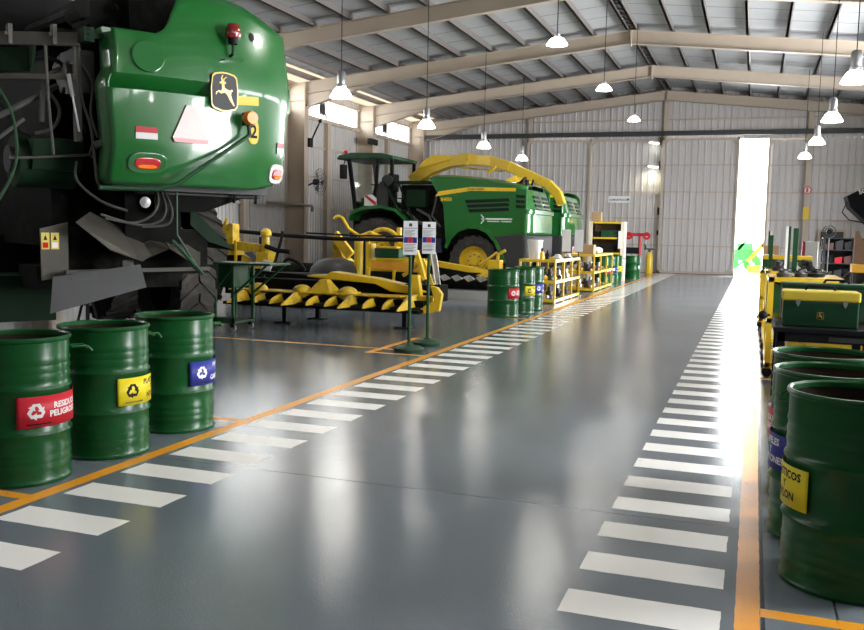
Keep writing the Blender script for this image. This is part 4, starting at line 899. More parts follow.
b = MB(); b.box(1.26, 1.8, -.25, .15, 1.0, 1.2); b.build('green_box', GREEN_D, H2, bevel=.02); MB().box(1.3, 1.75, -.25, .12, 1.2, 1.235).build('box_lid', YEL, H2)
b = MB(); b.box(1.6, 1.85, .0, .2, 1.2, 1.42); b.tube([(1.66, .1, 1.4), (1.66, .1, 1.62)], .06, 8); b.build('valve_block', YELD, H2)
b = MB(); b.lathe([(0, 0), (.55, 0), (.5, .16), (.36, .28), (.18, .34), (0, .36)], (.35, -.15, .62), seg=26); b.build('rotor_dome', GREYP, H2)
b = MB(); b.tube([(-2.2, .1, .6), (2.2, .1, .6)], .24, 14); b.box(-2.2, 2.2, -.3, .5, .14, .42); b.build('feed_auger', GRIME, H2)
b = MB(); b.prism([(0.3, .8), (-.1, 1.1), (-.35, .8), (-.3, .5), (.2, .5)], (0, .3, 0), (0, .8, 0)); b.tube([(.1, .8, .8), (-.1, .8, 1.25)], .12, 10); b.beam((.35, .6, 1.0), (-.05, .6, 1.45), .12, .2); b.build('side_gearbox', YELD, H2)
b = MB(); b.box(-2.0, 2.0, -.6, -.35, .40, .44)
for k in range(14): x = -1.9+k*.29; b.beam((x, -.35, .44), (x+.06, -.75, .30), .03, .03)
b.build('tine_bar', DSTEEL, H2)
for x in (-1.9, 1.9): MB().box(x-.05, x+.05, -.05, .3, 0, .35).build('parking_stand', BLACK, H2)
# third frame at the left of it
H3 = root('tillage_frame', (-9.7, 15.7, 0), 'yellow implement frame with beam, block and round knob, left beyond the green cart', 'farm implement')
ox = -9.7
b = MB(); b.beam((-1.3, 0, 1.56), (-.35, 0, 1.42), .14, .10); b.build('top_arm', YEL, H3)
b = MB(); b.prism([(-.5, 1.36), (-.42, 1.52), (-.2, 1.64), (-.12, 1.62), (-.12, 1.22), (-.35, 1.2)], (0, .25, 0), (0, -.1, 0)); b.tube([(-.5, 0, 1.45), (-.3, -.1, 1.62), (-.25, -.1, 1.74)], .035, 6); b.build('pivot_block', YELD, H3, bevel=.01)
b = MB(); b.beam((-.85, .05, 1.26), (.45, .05, 1.14), .16, .17); b.build('tool_beam', YELD, H3)
b = MB(); b.lathe([(0, 0), (.11, 0), (.12, .06), (.08, .14), (.07, .3), (.11, .33), (.11, .4), (.06, .46), (0, .47)], (.55, .05, 1.08), seg=16); b.box(.42, .68, -.1, .2, .88, 1.08); b.build('round_knob', YEL, H3)
b = MB(); b.box(-.62, -.1, -.02, .3, 1.0, 1.16); b.prism([(-.75, 1.14), (-.62, 1.14), (-.56, .72), (-.95, .72)], (0, .3, 0), (0, -.05, 0)); b.box(-.6, -.05, -.02, .2, .72, .84); b.box(-.12, -.07, -.06, .0, .75, 1.3); b.prism([(.05, 1.02), (.35, .92), (.30, .74), (.02, .74)], (0, .3, 0), (0, -.05, 0)); b.build('hopper_panels', YEL, H3, bevel=.01)
b = MB(); b.box(-.56, .1, .0, .28, .84, 1.0); b.build('hopper_gap', BLACK, H3)
b = MB(); b.sheet([(.12, -.08, 1.06), (.3, -.08, 1.08), (.5, -.08, .92), (.42, -.08, .86)], .02); b.build('steel_flap', ALU, H3)
b = MB(); b.sheet([(.62, -.15, .94), (.84, -.15, .88), (.74, -.15, .68), (.54, -.15, .74)], .02); b.build('pale_plate', WHITE, H3)
b = MB(); b.tube(smooth([(.75, 0, .8), (.85, 0, 1.1), (.92, 0, 1.35), (.95, 0, 1.5)]), .03, 6); b.tube(smooth([(.95, -.1, .7), (1.1, -.1, .95), (1.35, -.1, .9), (1.5, -.1, .75)]), .035, 6); b.tube([(.6, -.05, 1.2), (.85, -.05, 1.12), (1.15, -.05, 1.1)], .05, 6); b.build('hydraulic_hose', BLACK, H3)
b = MB(); b.box(-1.2, 1.6, .1, .5, .42, .68); b.box(.3, 1.7, -.2, .1, .60, .68); b.build('lower_frame', GRIME, H3)
for x in (-.9, 1.3): MB().box(x-.05, x+.05, .2, .35, 0, .45).build('parking_stand', BLACK, H3)
# long dark delivery tube lying across the implements
t = root('delivery_pipe', (-8.1, 16.25, 1.33), 'long black pipe lying across the yellow implement frames', 'pipe')
b = MB(); b.tube([(-2.05, .0, .15), (-.9, 0, .08), (.3, 0, .04), (1.85, 0, .05)], .042, 10); b.build('pipe', BLACK, t); b = MB(); b.tube([(-.6, .35, .14), (.6, .4, .11), (1.7, .4, .12)], .018, 8); b.build('thin_rod', BLACK, t)
b = MB(); b.beam((.85, .05, -1.33), (.85, .05, .02), .04, .04); b.beam((-1.5, .05, -1.33), (-1.5, .05, .04), .04, .04); b.build('prop', BLACK, t)
# header in front of the nearer forage harvester
H4 = root('disc_header', (-6.4, 20.3, 0), 'yellow beam header over a dark rotor with shiny blades beside the yellow hubbed wheel', 'harvester header')
b = MB(); b.beam((-2.6, 0, .86), (-.95, 0, .82), .16, .16); b.beam((-.95, 0, .82), (.95, 0, .56), .2, .14); b.box(.55, .85, -.1, .2, .5, .92); b.prism([(.3, .55), (.95, .42), (.95, .62), (.6, .66)], (0, .3, 0), (0, -.2, 0)); b.build('yellow_beam', YEL, H4, bevel=.015)
b = MB(); b.tube([(.75, 0, .7), (.78, 0, 1.05), (.95, 0, 1.15)], .04, 6); b.tube([(.35, 0, .8), (.75, 0, 1.1)], .03, 6); b.build('bent_arm', YELD, H4)
b = MB(); b.tube([(-2.6, 0, .42), (.85, 0, .42)], .22, 16); b.build('rotor', GRIME, H4)
for k in range(11): x = -2.4+k*.3; b = MB(); b.sheet([(x, -.20, .50), (x+.16, -.25, .55), (x+.30, -.22, .46), (x+.14, -.26, .40)], .02); b.build('rotor_blade', ALU, H4)
b = MB(); b.box(-2.8, 1.0, -.35, .6, .0, .19); b.build('pallet', mat('pale_grey_timber', (.36, .36, .35), .7), H4)

# ------------------------------------------------------------------ green workshop cart
t = root('workshop_cart', (-7.53, 11.85, 0), 'green steel workshop cart on castors beside the combine tyre', 'cart')
MB().box(-.85, .90, -.32, .30, 1.0, 1.03).build('table_top', GREEN_D, t, bevel=.005)
for x in (-.80, -.05, .26):
    for y in (-.29, .27): MB().box(x-.02, x+.02, y-.02, y+.02, .1, 1.0).build('leg', GREEN_D, t)
for y in (-.29, .27): MB().beam((.26, y, .55), (.82, y, 1.0), .03, .03).build('brace', GREEN_D, t); MB().beam((-.05, y, .62), (.25, y, .95), .025, .025).build('brace', GREEN_D, t)
b = MB(); b.box(-.82, .28, -.31, .29, .12, .15); b.box(-.82, .28, -.31, -.28, .15, .2); b.build('lower_shelf', GREEN_D, t)
b = MB(); b.box(-.78, .22, -.27, .25, .66, .98); b.build('drawer_box', GREEN_D, t)
for x in (-.78, .24):
    for y in (-.26, .24):
        w_ = MB().lathe([(0, -.018), (.05, -.018), (.05, .018), (0, .018)], (x, y, .05), 'y', 16).build('castor', ALU, t); MB().box(x-.03, x+.03, y-.03, y+.03, .06, .125).build('castor_fork', BLACK, w_)

# ------------------------------------------------------------------ yellow steel racks and what stands on them
def rack(loc, W, D, H, label, grp, nz, nx):
    t = root('storage_rack', loc, label, 'rack', grp)
    for i, x in enumerate([W*k/nx for k in range(nx+1)]):
        for y in [D*k/3 for k in range(4)]:
            if 0 < i < nx and 0 < y < D: continue
            MB().box(-x-.022, -x+.022, y-.022, y+.022, 0, H).build('upright', YEL, t)
    for z in nz:
        b = MB()
        for y in (0, D): b.box(-W, 0, y-.018, y+.018, z-.03, z+.03)
        for x in (0, -W): b.box(x-.018, x+.018, 0, D, z-.03, z+.03)
        s = b.build('shelf_frame', YEL, t); MB().box(-W+.01, -.01, .01, D-.01, z-.02, z+.0).build('shelf_plate', YELD, s)
    return t
rack((-4.14, 19.7, 0), .80, 2.9, .98, 'yellow steel rack nearest the camera, behind the three drums', 'yellow racks', (.06, .48, .95), 2)
rack((-4.08, 24.5, 0), .85, 3.3, 1.02, 'second yellow steel rack farther along the lane', 'yellow racks', (.06, .52, .99), 2)
def boxy(name, x0, x1, y0, y1, z0, z1, m, label, cat, grp=None, lid=None):
    t = root(name, ((x0+x1)/2, (y0+y1)/2, z0), label, cat, grp)
    MB().box(-(x1-x0)/2, (x1-x0)/2, -(y1-y0)/2, (y1-y0)/2, 0, z1-z0).build('body', m, t, bevel=.006)
    return t
t = root('plastic_pail', (-4.72, 20.2, .98), 'white plastic pail on the nearest yellow rack', 'bucket')
MB().lathe([(0, 0), (.14, 0), (.17, .40), (.18, .40), (.18, .43), (.165, .43), (.15, .36), (0, .36)], seg=24).build('pail', WHITE, t); MB().tube([(.17*math.cos(a), .17*math.sin(a), .40-.10*math.sin(a/1)*0) for a in [PI*k/8 for k in range(9)]], .005, 5).build('handle', ALU, t)
t = root('spray_bottle', (-4.50, 19.95, .98), 'small yellow bottle with dark cap beside the white pail', 'bottle')
MB().lathe([(0, 0), (.05, 0), (.05, .14), (.025, .18), (0, .18)], seg=14).build('bottle', YEL, t); MB().lathe([(0, .18), (.028, .18), (.028, .25), (0, .25)], seg=12).build('cap', BLACK, t)
t = root('oil_bottle', (-4.40, 20.05, .98), 'small dark bottle next to the yellow bottle on the rack', 'bottle')
MB().lathe([(0, 0), (.05, 0), (.05, .12), (.02, .16), (.02, .2), (0, .2)], seg=14).build('bottle', BLACK, t)
random.seed(3)
for k in range(5):
    x, y = -4.25-.1*(k % 3), 20.6+k*.38
    t = root('machine_part', (x, y, .98), 'pale loose machine part lying on top of the nearest rack', 'part', 'parts on top of the nearest rack')
    b = MB(); b.lathe([(.03, 0), (.10, 0), (.11, .03), (.06, .05), (.05, .09), (.03, .09)], seg=14); b.build('hub', ALU if k % 2 else WHITE, t); MB().tube([(.09, 0, .03), (.2, .06, .02)], .015, 6).build('arm', DSTEEL, t)
for r, (yy, n, zz, gx) in enumerate(((19.95, 6, .51, 'lower'), (19.95, 6, .09, 'floor'), (24.8, 6, .55, 'middle'), (24.8, 6, .09, 'bottom'))):
    for k in range(n):
        which = ('nearest' if yy < 22 else 'farther') + ' yellow rack, ' + {'lower': 'middle shelf', 'floor': 'bottom shelf', 'middle': 'middle shelf', 'bottom': 'bottom shelf'}[gx]
        t = root('machine_part', (-4.30-.30*(k % 2), yy+k*.45, zz), 'dull metal machine part on the ' + which, 'part', 'parts on the ' + which)
        q = random.random()*PI; c_, s_ = math.cos(q), math.sin(q); m_ = random.choice([GREYP, ALU, DSTEEL, mat('rusty_steel', (.20, .10, .06), .7, noise=.3), YELD])
        b = MB(); b.tube([(-.16*c_, -.16*s_, .045), (.16*c_, .16*s_, .045)], .045, 10); b.build('shaft', m_, t)
        b = MB(); b.lathe([(0, 0), (.09, 0), (.09, .08), (.05, .10), (.05, .2), (0, .2)], seg=14); b.build('flange', random.choice([DSTEEL, GREYP, ALU]), t)
boxy('cardboard_box', -4.50, -4.12, 24.6, 24.95, 1.02, 1.28, BROWN, 'open cardboard box on top of the second yellow rack', 'box')
t = root('sack', (-4.55, 25.4, 1.02), 'brown sack slumped behind the cardboard box on the second rack', 'sack'); b = MB(); b.sphere((0, 0, .12), .2, 16, (1, 1, .6)); b.build('sack_body', WOOD, t)
t = root('sack', (-4.18, 25.5, 1.02), 'pale sack lying behind the cardboard box on the second rack', 'sack'); b = MB(); b.sphere((0, 0, .10), .17, 16, (1, 1.1, .6)); b.build('sack_body', WHITE, t)
# small sign stand between the racks
for dx, lb in ((0, 'left of two white placards standing between the yellow racks'), (.27, 'right of two white placards standing between the yellow racks')):
    t = root('sign_post', (-4.63+dx, 23.4+dx, 0), lb, 'sign', 'placards between the racks')
    MB().lathe([(0, 0), (.16, 0), (.16, .03), (.03, .05), (0, .05)], seg=20).build('base', BLACK, t); MB().tube([(0, 0, .04), (0, 0, 1.65)], .02, 8).build('post', DSTEEL, t); MB().box(-.11, .11, -.035, -.022, 1.1, 1.68).build('placard', PAPER, t)
# tall shelf unit
t = root('shelf_unit', (-4.25, 31.2, 0), 'tall beige open shelf unit with dark back by the end wall', 'shelf')
for y in (0, .5):
    for x in (-1.1, 0): MB().box(x-.06, x+.06, y-.03, y+.03, 0, 2.02).build('upright', BEIGE, t)
MB().box(-.03, .06, 0, .5, 0, 2.02).build('end_panel', BEIGE, t)
MB().box(-1.12, 0, .47, .5, .1, 2.0).build('back_panel', WOOD, t)
for z in (.12, .93, 1.45, 1.98): s = MB().box(-1.12, -.04, 0, .48, z-.02, z+.02).build('shelf_board', WOOD, t); MB().box(-1.12, -.04, -.02, .0, z-.03, z+.03).build('shelf_edge', YEL, s)
boxy('carton', -5.34, -5.02, 31.23, 31.6, 2.01, 2.34, BROWN, 'brown carton on top of the tall beige shelf', 'box')
boxy('tool_case', -5.0, -4.42, 31.23, 31.6, 1.475, 1.72, GREEN_D, 'green tool case on the upper board of the tall shelf', 'case')
boxy('parts_bin', -5.27, -5.06, 31.23, 31.6, 1.475, 1.68, BLACK, 'black parts bin on the upper board of the tall shelf', 'bin')
boxy('parts_bin', -5.25, -4.6, 31.23, 31.6, .955, 1.2, BLACK, 'long black parts bin on the middle board of the tall shelf', 'bin')
t = root('notice_sheet', (-4.33, 31.165, 1.1), 'white notice hanging on the front post of the tall shelf', 'notice'); MB().box(-.06, .06, -.012, 0, 0, .6).build('sheet', PAPER, t)
# hose stand and extinguisher by the end wall
t = root('fire_hose_stand', (-4.30, 35.6, 0), 'red fire hose stand with valves beyond the tall shelf', 'hose stand')
MB().tube([(.12, 0, 0), (.12, 0, 1.55), (.1, 0, 1.62)], .055, 10).build('standpipe', RED, t); MB().tube([(-.35, 0, 1.6), (.42, 0, 1.6)], .06, 10).build('cross_pipe', RED, t)
for x in (-.3, .38): MB().lathe([(.05, -.02), (.15, -.02), (.15, .02), (.05, .02)], (x, -.1, 1.55), 'y', 18).build('valve_wheel', RED, t)
MB().box(-.5, .1, -.05, .2, .85, 1.1).build('hose_tray', BLACK, t)
t = root('gas_cylinder', (-4.05, 37.9, 0), 'yellow gas cylinder on the floor by the middle column', 'cylinder')
MB().lathe([(0, 0), (.14, 0), (.15, .03), (.15, .72), (.11, .85), (.05, .9), (0, .9)], seg=22).build('cylinder', YEL, t); b = MB(); b.lathe([(0, .9), (.05, .9), (.05, 1.0), (0, 1.0)], seg=12); b.tube([(-.22, 0, 1.02), (.2, 0, 1.02)], .03, 8); b.tube([(-.15, 0, 1.0), (-.18, -.05, 1.2)], .04, 8); b.build('valve', DSTEEL, t)
for z, h_, lb in ((2.45, .32, 'upper small black box on the middle column of the end wall'), (1.6, .2, 'lower small black box on the middle column of the end wall')):
    t = root('junction_box', (-3.86, Y1-.21, z), lb, 'box', 'boxes on the end column'); MB().box(-.09, .09, -.05, .04, 0, h_).build('housing', BLACK, t, bevel=.015); MB().tube([(0, 0, h_), (0, 0, h_+.5)], .012, 6).build('conduit', BLACK, t)
# sign on the closed sliding door
t = root('door_sign', (-5.55, Y1-.061, 2.98), 'small white sign with dark lettering on the closed sliding door', 'sign')
MB().box(-.52, .42, -.012, .0, -.02, .26).build('board', PAPER, t); k = text_mb('ADMINISTRACION', .13, .003); place(k, (-.48, -.0125, .06), (.80, 0, 0), (0, 0, 1)); k.build('lettering', DSTEEL, t); MB().prism([(.30, .06), (.38, .13), (.30, .20)], (0, -.004, 0), (0, -.012, 0)).build('arrow', DSTEEL, t)
for z, m_, lb, r_ in ((3.52, RED, 'round red and white sign high on the right end column', .17), (2.6, YEL, 'small yellow sign low on the right end column', .13)):
    t = root('column_sign', (1.9, Y1-.185, z), lb, 'sign')
    b = MB(); b.prism([(r_*math.cos(k*PI/10), r_*math.sin(k*PI/10)) for k in range(20)] if m_ is RED else [(-.12, -.25), (.12, -.25), (.12, .25), (-.12, .25)], (0, -.008, 0)); k = b.build('plate', WHITE if m_ is RED else YEL, t)
    if m_ is RED: b = MB(); b.lathe([(r_*.72, -.010), (r_*.98, -.010), (r_*.98, -.008), (r_*.72, -.008)], axis='y', seg=20); b.box(-.04, .04, -.0105, -.008, -.1, .1); b.build('red_ring', RED, k)

# ------------------------------------------------------------------ left wall fittings
t = root('wall_fan', (-14.83, 28.85, 3.22), 'round black wall fan on the left corrugated wall', 'fan')
b = MB()
for r_ in (.47, .36, .24, .12): b.tube([(.25, r_*math.cos(k*PI/14), r_*math.sin(k*PI/14)) for k in range(29)], .008, 5, False)
for k in range(16): a = k*PI/8; b.tube([(.28, .08*math.cos(a), .08*math.sin(a)), (.25, .47*math.cos(a), .47*math.sin(a)), (.12, .40*math.cos(a), .40*math.sin(a))], .005, 4)
b.build('cage', DSTEEL, t)
b = MB(); b.lathe([(0, 0), (.11, .0), (.11, .16), (.05, .2), (0, .2)], axis='x', seg=16); b.build('motor', BLACK, t)
for k in range(3): a = k*2*PI/3; b = MB(); b.sheet([(.2, .05*math.cos(a), .05*math.sin(a)), (.16, .36*math.cos(a-.3), .36*math.sin(a-.3)), (.22, .38*math.cos(a+.3), .38*math.sin(a+.3))], .008); b.build('blade', GREYP, t)
MB().tube([(.05, 0, 0), (-.1, -.45, -.18), (-.35, -.62, -.2)], .03, 8).build('arm', BLACK, t)
t = root('swing_arm', (-14.5, 27.98, 4.35), 'black jointed swing arm on the left column above the fan', 'arm')
MB().box(-.035, .04, -.20, .05, 0, .3).build('pivot_bracket', BLACK, t); MB().tube([(0, .05, .28), (.05, .55, .95)], .03, 8).build('lower_arm', BLACK, t); MB().tube([(.05, .55, .95), (.02, .95, 1.3), (0, 1.2, 1.1)], .018, 6).build('upper_arm', BLACK, t); b = MB(); b.sphere((.05, .55, .95), .07, 10); b.build('joint', BLACK, t)
t = root('wall_pipe', (-14.55, 27.7, 2.36), 'horizontal grey pipe with elbow across the left column', 'pipe')
MB().tube([(.0, -2.6, 0), (.0, .42, 0), (0, .5, -.06), (0, .5, -.2)], .05, 10).build('pipe_run', PURL, t)
t = root('junction_box', (-14.55, 33.3, 4.95), 'black box on the second left column under the windows', 'box'); MB().box(-.05, .1, -.35, .35, 0, .22).build('housing', BLACK, t)
for i, (y, lb) in enumerate(((30.0, 'grey extractor box in the nearer left clerestory window'), (35.9, 'grey extractor box in the farther left clerestory window'))):
    t = root('extractor_fan', (XL+.1, y, 5.72), lb, 'fan', 'extractors in the clerestory'); MB().box(-.06, .1, -.25, .25, 0, .45).build('housing', ALU, t); MB().lathe([(0, .1), (.18, .1), (.18, .12), (0, .12)], (0, 0, .22), 'x', 18).build('grille', GREYP, t)

# ------------------------------------------------------------------ right side: benches, tool boxes, carts
t = root('work_bench', (.95, 8.35, 0), 'black steel work bench on the right carrying the green and yellow tool box', 'bench')
MB().box(-.76, .9, -.2, .75, .76, .80).build('bench_top', BLACK, t, bevel=.005)
b = MB(); b.box(-.72, .86, -.18, -.14, .68, .76); b.box(-.3, .1, -.185, -.18, .70, .74); b.build('front_rail', BLACK, t)
MB().box(-.32, .02, -.188, -.18, .695, .735).build('rail_plate', GREYP, t)
for x in (-.02, .84, -.70):
    for y in (-.15, .70): MB().box(x-.035, x+.035, y-.03, y+.03, 0, .76).build('leg', BLACK, t)
t = root('tool_box', (.56, 8.45, .80), 'green tool box with yellow lid and two latches on the black bench', 'tool box')
def toolbox(t, W, D, H, lid):
    b = MB().box(-W/2, W/2, -D/2, D/2, 0, H*.72).build('body', mat('tool_box_green', (.004, .034, .012), .4, spec=.3) if lid is STRAW else GREEN_D, t, bevel=.012)
    MB().box(-W/2-.01, W/2+.01, -D/2-.012, D/2+.01, H*.72, H).build('lid', lid, t, bevel=.015)
    for x in (-W*.30, W*.32):
        k = MB().prism([(-.02, .03), (.02, .03), (.016, -.01), (0, -.04), (-.016, -.01)], (0, -.010, 0), (x, -D/2-.001, H*.68)).build('latch', GREYP if lid is YEL else ALU, t)
    return b
toolbox(t, .60, .30, .31, STRAW)
badge(t, (0, -.153, .10), (1, 0, 0), (0, 0, 1), .055, .045)
MB().tube([(-.12, 0, .31), (-.10, 0, .345), (.10, 0, .345), (.12, 0, .31)], .01, 6).build('handle', BLACK, t)
t = root('tool_box', (.72, 9.0, .80), 'dull green flat case behind the yellow lidded tool box', 'case'); MB().box(-.46, .4, -.12, .12, 0, .31).build('body', GREEN_D, t, bevel=.015); MB().box(-.46, .4, -.125, .125, .31, .35).build('lid', GREEN_D, t, bevel=.01); MB().tube([(-.1, 0, .35), (-.08, 0, .38), (.1, 0, .38), (.12, 0, .35)], .012, 6).build('handle', BLACK, t)
# yellow cart
def cart(loc, W, D, H, label, grp, shelves, body=None):
    t = root('parts_cart', loc, label, 'cart', grp)
    for x in (0, W):
        for y in (0, D): MB().box(x-.03, x+.03, y-.03, y+.03, .1, H).build('upright', YEL, t)
    for z in shelves:
        s = MB().box(-.03, W+.03, -.03, D+.03, z-.05, z).build('shelf', YEL, t)
    if body: MB().box(.03, W-.03, .04, D-.04, body[0], body[1]).build('drawer_body', GREEN_D, t)
    for x in (.0, W):
        for y in (0.0, D): MB().lathe([(0, -.02), (.055, -.02), (.055, .02), (0, .02)], (x, y, .055), 'y', 16).build('castor', BLACK, t)
    return t
cart((.20, 10.7, 0), .72, 1.3, 1.12, 'yellow parts cart with green drawers behind the black bench', 'yellow carts on the right', (.16, .66, 1.12), (.72, 1.04))
cart((.20, 13.3, 0), .75, 1.5, 1.10, 'second yellow parts cart loaded with dark parts on the right', 'yellow carts on the right', (.16, .6, 1.10))
c3 = cart((.16, 16.6, 0), .75, 1.6, 1.0, 'third yellow cart with a green and yellow box near the far door', 'yellow carts on the right', (.16, .55, 1.0))
t = root('tool_box', (.55, 17.0, 1.0), 'green and yellow chest on the third yellow cart near the far door', 'tool box'); toolbox(t, .80, .5, .26, YEL); MB().lathe([(0, -.0), (.05, 0), (.05, -.02), (0, -.02)], (.1, -.25, .10), 'y', 16).build('badge_disc', YEL, t)
t = root('cardboard_box', (.30, 17.9, 1.0), 'small brown carton behind the chest on the third cart', 'box'); MB().box(-.13, .13, -.12, .12, 0, .42).build('body', BROWN, t)
# upright posts
def pole(x, y, z0, h, m1, m2, lb):
    t = root('rack_post', (x, y, z0), lb, 'post')
    MB().box(-.028, .0, -.03, .03, 0, h).build('pale_face', m2, t); MB().box(.0, .028, -.03, .03, 0, h).build('green_face', m1, t)
    MB().box(-.08, .08, -.08, .08, 0, .012).build('foot_plate', m1, t)
pole(.38, 11.6, 1.12, .58, GREEN_D, WHITE, 'tall half white half green post on the nearest yellow cart')
pole(.47, 11.75, 1.12, .56, GREEN_D, GREEN_D, 'tall dark green post just right of the white edged one')
pole(.24, 14.4, 1.10, .50, GREEN_D, GREEN_D, 'shorter green post on the second yellow cart')
pole(.26, 17.12, 1.26, .42, WHITE, GREEN_D, 'thin white post standing on the third yellow cart')
random.seed(11)
for k in range(7):
    x, y = .32+.16*(k % 3)+.02*k, 10.85+.17*k
    if abs(y-11.6) < .1: y += .12
    t = root('spare_part', (x, y, 1.12), 'small dark or pale machine part lying on the nearest yellow cart', 'part', 'parts on the nearest right cart')
    MB().lathe([(0, 0), (.06+.02*(k % 3), 0), (.07+.02*(k % 3), .04), (.05, .05), (.045, .075), (0, .075)], seg=14).build('hub', (DSTEEL, GREYP, BLACK)[k % 3], t); MB().tube([(0, 0, .05), (.12*math.cos(k*1.3), .09*math.sin(k*1.3), .025)], .018, 6).build('arm', (ALU, DSTEEL, GREYP)[k % 3], t)
for k in range(10):
    x, y = .34+.20*(k % 3), 13.42+.15*k
    if k == 6: x += .12
    t = root('spare_part', (x, y, 1.10), 'greasy machine part lying on the second yellow cart', 'part', 'parts on the second right cart')
    MB().lathe([(0, 0), (.08, 0), (.09, .05), (.05, .08), (.05, .13), (0, .14)], seg=14).build('hub', (DSTEEL, ALU, BLACK)[k % 3], t); MB().tube([(0, 0, .06), (.14*math.cos(k*2.1), .1*math.sin(k*2.1), .03)], .025, 6).build('arm', (WHITE, DSTEEL, BLACK)[k % 3], t)
for k in range(5):
    t = root('spare_part', (.36+.15*(k % 2), 10.85+.22*k, .16), 'dark machine part on the bottom of the nearest yellow cart', 'part', 'parts under the nearest right cart'); MB().lathe([(0, 0), (.075, 0), (.08, .09), (.05, .13), (0, .13)], seg=14).build('hub', (BLACK, WOOD, DSTEEL)[k % 3], t); MB().tube([(0, 0, .11), (.06, .03, .17)], .02, 6).build('stub', DSTEEL, t)
t = root('clamp_knob', (.13, 10.62, .70), 'black round knob at the corner of the nearest yellow cart', 'knob'); b = MB(); b.sphere((0, 0, 0), .05, 14); b.build('knob', BLACK, t); MB().tube([(0, 0, 0), (.07, .06, 0)], .014, 6).build('stem', BLACK, t)
t = root('yellow_crate', (.75, 9.6, 0), 'yellow crate on the floor behind the black bench', 'crate'); b = MB(); b.box(-.4, .3, -.3, .3, 0, .62); b.build('body', YELD, t, bevel=.01); MB().box(-.42, .32, -.32, .32, .62, .66).build('lid', WOOD, t)
t = root('white_cabinet', (1.35, 10.2, 0), 'white cabinet standing behind the black bench', 'cabinet'); MB().box(-.4, .5, -.25, .25, .05, .72).build('body', WHITE, t, bevel=.01); MB().box(-.38, .48, -.255, -.25, .1, .68).build('door', WHITE, t); MB().box(-.4, .5, -.25, .25, 0, .05).build('plinth', DSTEEL, t)
# background on the right
t = root('electrical_cabinet', (1.22, 21.5, 0), 'white upright cabinet with red side near the right end column', 'cabinet'); MB().box(-.16, .10, -.15, .15, 0, 1.5).build('body', WHITE, t, bevel=.01); MB().box(-.22, -.165, -.1, .1, 1.0, 1.5).build('red_side_box', RED, t); MB().box(-.13, .07, -.156, -.15, .3, 1.4).build('door', WHITE, t)
t = root('parts_shelving', (2.45, 25.5, 0), 'dark open shelving packed with small red and dark parts on the right', 'shelf')
for x in (-.75, .0, .75):
    for y in (-.3, .3): MB().box(x-.03, x+.03, y-.03, y+.03, 0, 1.62).build('upright', DSTEEL, t)
MB().box(-.78, .78, .33, .35, .1, 1.6).build('back_panel', BLACK, t)
for z in (.25, .6, .95, 1.3, 1.6): MB().box(-.78, .78, -.33, .33, z-.02, z).build('shelf_board', DSTEEL, t)
random.seed(5)
for zi, z in enumerate((.25, .6, .95, 1.3)):
    for k, dx in enumerate((-.62, -.4, -.18, .18, .4, .62)):
        x = 2.45+dx; h = random.uniform(.14, .26); m_ = (RED, DSTEEL, BLACK, mat('dusty_pink_part', (.11, .045, .04), .6), GREYP)[(k*3+zi) % 5]
        t = root('small_part_bin', (x, 25.5, z), 'small bin or part on the dark right shelving, ' + ('bottom', 'second', 'third', 'top')[zi] + ' board', 'bin', 'bins on the %s board of the right shelving' % ('bottom', 'second', 'third', 'top')[zi])
        MB().prism([(-.08, 0), (.08, 0), (.09, h), (-.09, h*.8)], (0, .13, 0), (0, -.28, 0)).build('bin', m_, t)
t = root('floor_fan', (1.75, 24.6, 0), 'dark round fan on a stand beside the right shelving', 'fan'); b = MB()
for r_ in (.15, .09): b.tube([(r_*math.cos(k*PI/10), 0, 1.75+r_*math.sin(k*PI/10)) for k in range(21)], .014, 5, False)
b.build('cage', DSTEEL, t); MB().lathe([(0, -.04), (.07, -.04), (.07, .1), (0, .1)], (0, 0, 1.75), 'y', 14).build('motor', BLACK, t); MB().tube([(0, .02, .03), (0, .02, 1.6)], .02, 8).build('stand', DSTEEL, t); MB().lathe([(0, 0), (.2, 0), (.2, .03), (0, .04)], seg=16).build('base', DSTEEL, t)
# dismantled tractor at the right edge
T1 = root('tractor', (3.2, 20.0, 0), 'green tractor with its black bonnet tilted up, cut by the right edge', 'tractor')
tyre_wheel(T1, .5, .32, (-1.0, -.5, .5), YEL, .28, 18, sgn=-1); tyre_wheel(T1, .5, .32, (-1.0, .6, .5), YEL, .28, 18, sgn=1)
tyre_wheel(T1, .8, .45, (.85, -.75, .8), YEL, .45, 20, sgn=-1); tyre_wheel(T1, .8, .45, (.85, .85, .8), YEL, .45, 20, sgn=1)
b = MB(); b.box(-1.1, 1.1, -.3, .4, .5, .95); b.box(-.9, .1, -.28, .35, .95, 1.35); b.box(-.98, -.9, -.55, .65, .35, .5); b.build('engine_and_chassis', GRIME, T1); b = MB(); b.box(-.98, -.6, -.35, .4, .95, 1.3); b.build('green_nose', GREEN, T1, bevel=.02)
b = MB(); b.box(.2, 1.3, -.6, .7, 1.0, 1.5); b.build('mudguard_deck', GREEN, T1, bevel=.03)
b = MB(); b.prism([(-1.52, 2.42), (-1.45, 2.20), (-1.05, 1.82), (-.2, 1.45), (.2, 1.75), (-.3, 2.75), (-.9, 2.76)], (0, .85, 0), (0, -.4, 0)); bn = b.build('tilted_bonnet', mat('matt_black_panel', (.008, .008, .009), .8, spec=.04), T1, bevel=.02)
k = text_mb('5090', .12, .004); place(k, (-1.30, -.402, 2.45), (.92, 0, .38), (-.38, 0, .92)); k.build('lettering', WHITE, bn)
badge(bn, (-1.02, -.403, 2.24), (.92, 0, .38), (-.38, 0, .92), .17, .14)
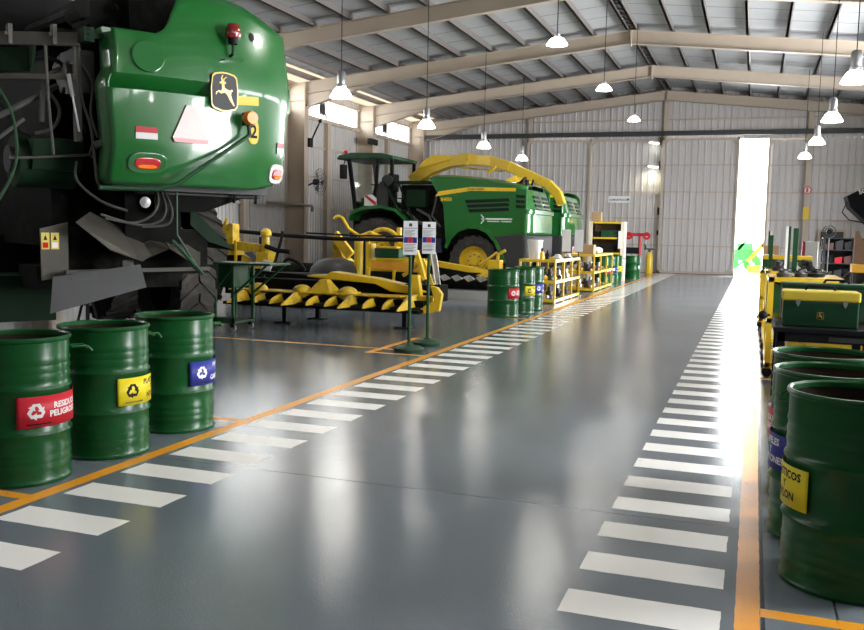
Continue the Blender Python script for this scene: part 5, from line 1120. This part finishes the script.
b = MB(); b.tube([(-1.0, -.3, 1.3), (-1.05, -.3, 1.85)], .025, 6); b.tube([(-1.5, -.2, 2.3), (-1.58, -.25, 2.1), (-1.45, -.3, 1.95), (-1.2, -.3, 1.9)], .012, 6); b.build('bonnet_strut', BLACK, T1)
t = root('radiator_panel', (1.95, 18.6, 0), 'brown upright panel on a yellow frame in front of the tractor', 'panel'); b = MB(); b.prism([(-.18, 1.12), (.08, 1.05), (.05, 1.42), (-.12, 1.72), (-.18, 1.72)], (0, .12, 0), (0, 0, 0)); b.build('panel', WOOD, t); b = MB(); b.box(-.20, .55, -.1, .3, .95, 1.1); b.prism([(.1, 1.1), (.5, 1.1), (.4, 1.3)], (0, .2, 0), (0, 0, 0)); b.build('yellow_frame', mat('orange_yellow_paint', (.75, .38, .02), .45), t); 
for x in (-.15, .5):
    for y in (-.05, .25): MB().box(x-.03, x+.03, y-.03, y+.03, 0, .95).build('leg', DSTEEL, t)
t = root('axle_assembly', (1.75, 17.3, 0), 'dark greasy axle assembly on the floor by the right carts', 'axle'); b = MB(); b.tube([(-.35, 0, .42), (.9, .2, .42)], .12, 12); b.lathe([(0, -.25), (.26, -.2), (.3, 0), (.26, .2), (0, .25)], (.2, .08, .42), 'x', 18); b.build('axle_casing', GRIME, t); b = MB(); b.box(-.3, .8, -.2, .35, 0, .2); b.build('timber', WOOD, t); b = MB(); b.tube([(.3, -.1, .5), (.55, -.15, .95), (.7, -.1, 1.2)], .05, 8); b.build('lever', DSTEEL, t)
t = root('wall_panel_frame', (2.9, Y1-.35, 1.2), 'beige framed board on the end wall at the right', 'board'); MB().box(-.5, .5, 0, .2, 0, .75).build('board', mat('tan_board', (.40, .30, .20), .7), t); MB().box(-.42, .42, -.012, 0, .08, .67).build('pane', GREYP, t)
# machines outside the far door, in full daylight
t = root('green_implement', (-.55, 44.5, 0), 'bright green implement outside the far door in sunlight', 'farm implement'); b = MB(); b.box(-.7, .7, -.4, .4, .5, 1.0); b.beam((-.6, -.4, .4), (.2, -.4, 1.45), .2, .12); b.beam((.6, -.4, .4), (.0, -.4, 1.25), .16, .12); b.box(-.2, .5, -.5, .2, 1.0, 1.3); b.beam((-.2, -.5, .2), (.6, -.5, .9), .12, .1); b.build('frame', LGREEN, t)
for x in (-.5, .5): MB().lathe([(.12, -.1), (.4, -.1), (.4, .1), (.12, .1)], (x, -.2, .4), 'y', 20).build('wheel', LGREEN, t)
t = root('yellow_implement', (.25, 43.6, 0), 'yellow implement outside the far door beside the green one', 'farm implement'); b = MB(); b.box(-.5, .5, -.4, .4, .0, .3); b.beam((-.5, -.3, .5), (.3, -.3, 1.5), .18, .14); b.beam((.4, -.3, .5), (.1, -.3, 1.3), .18, .14); b.build('frame', YEL, t)
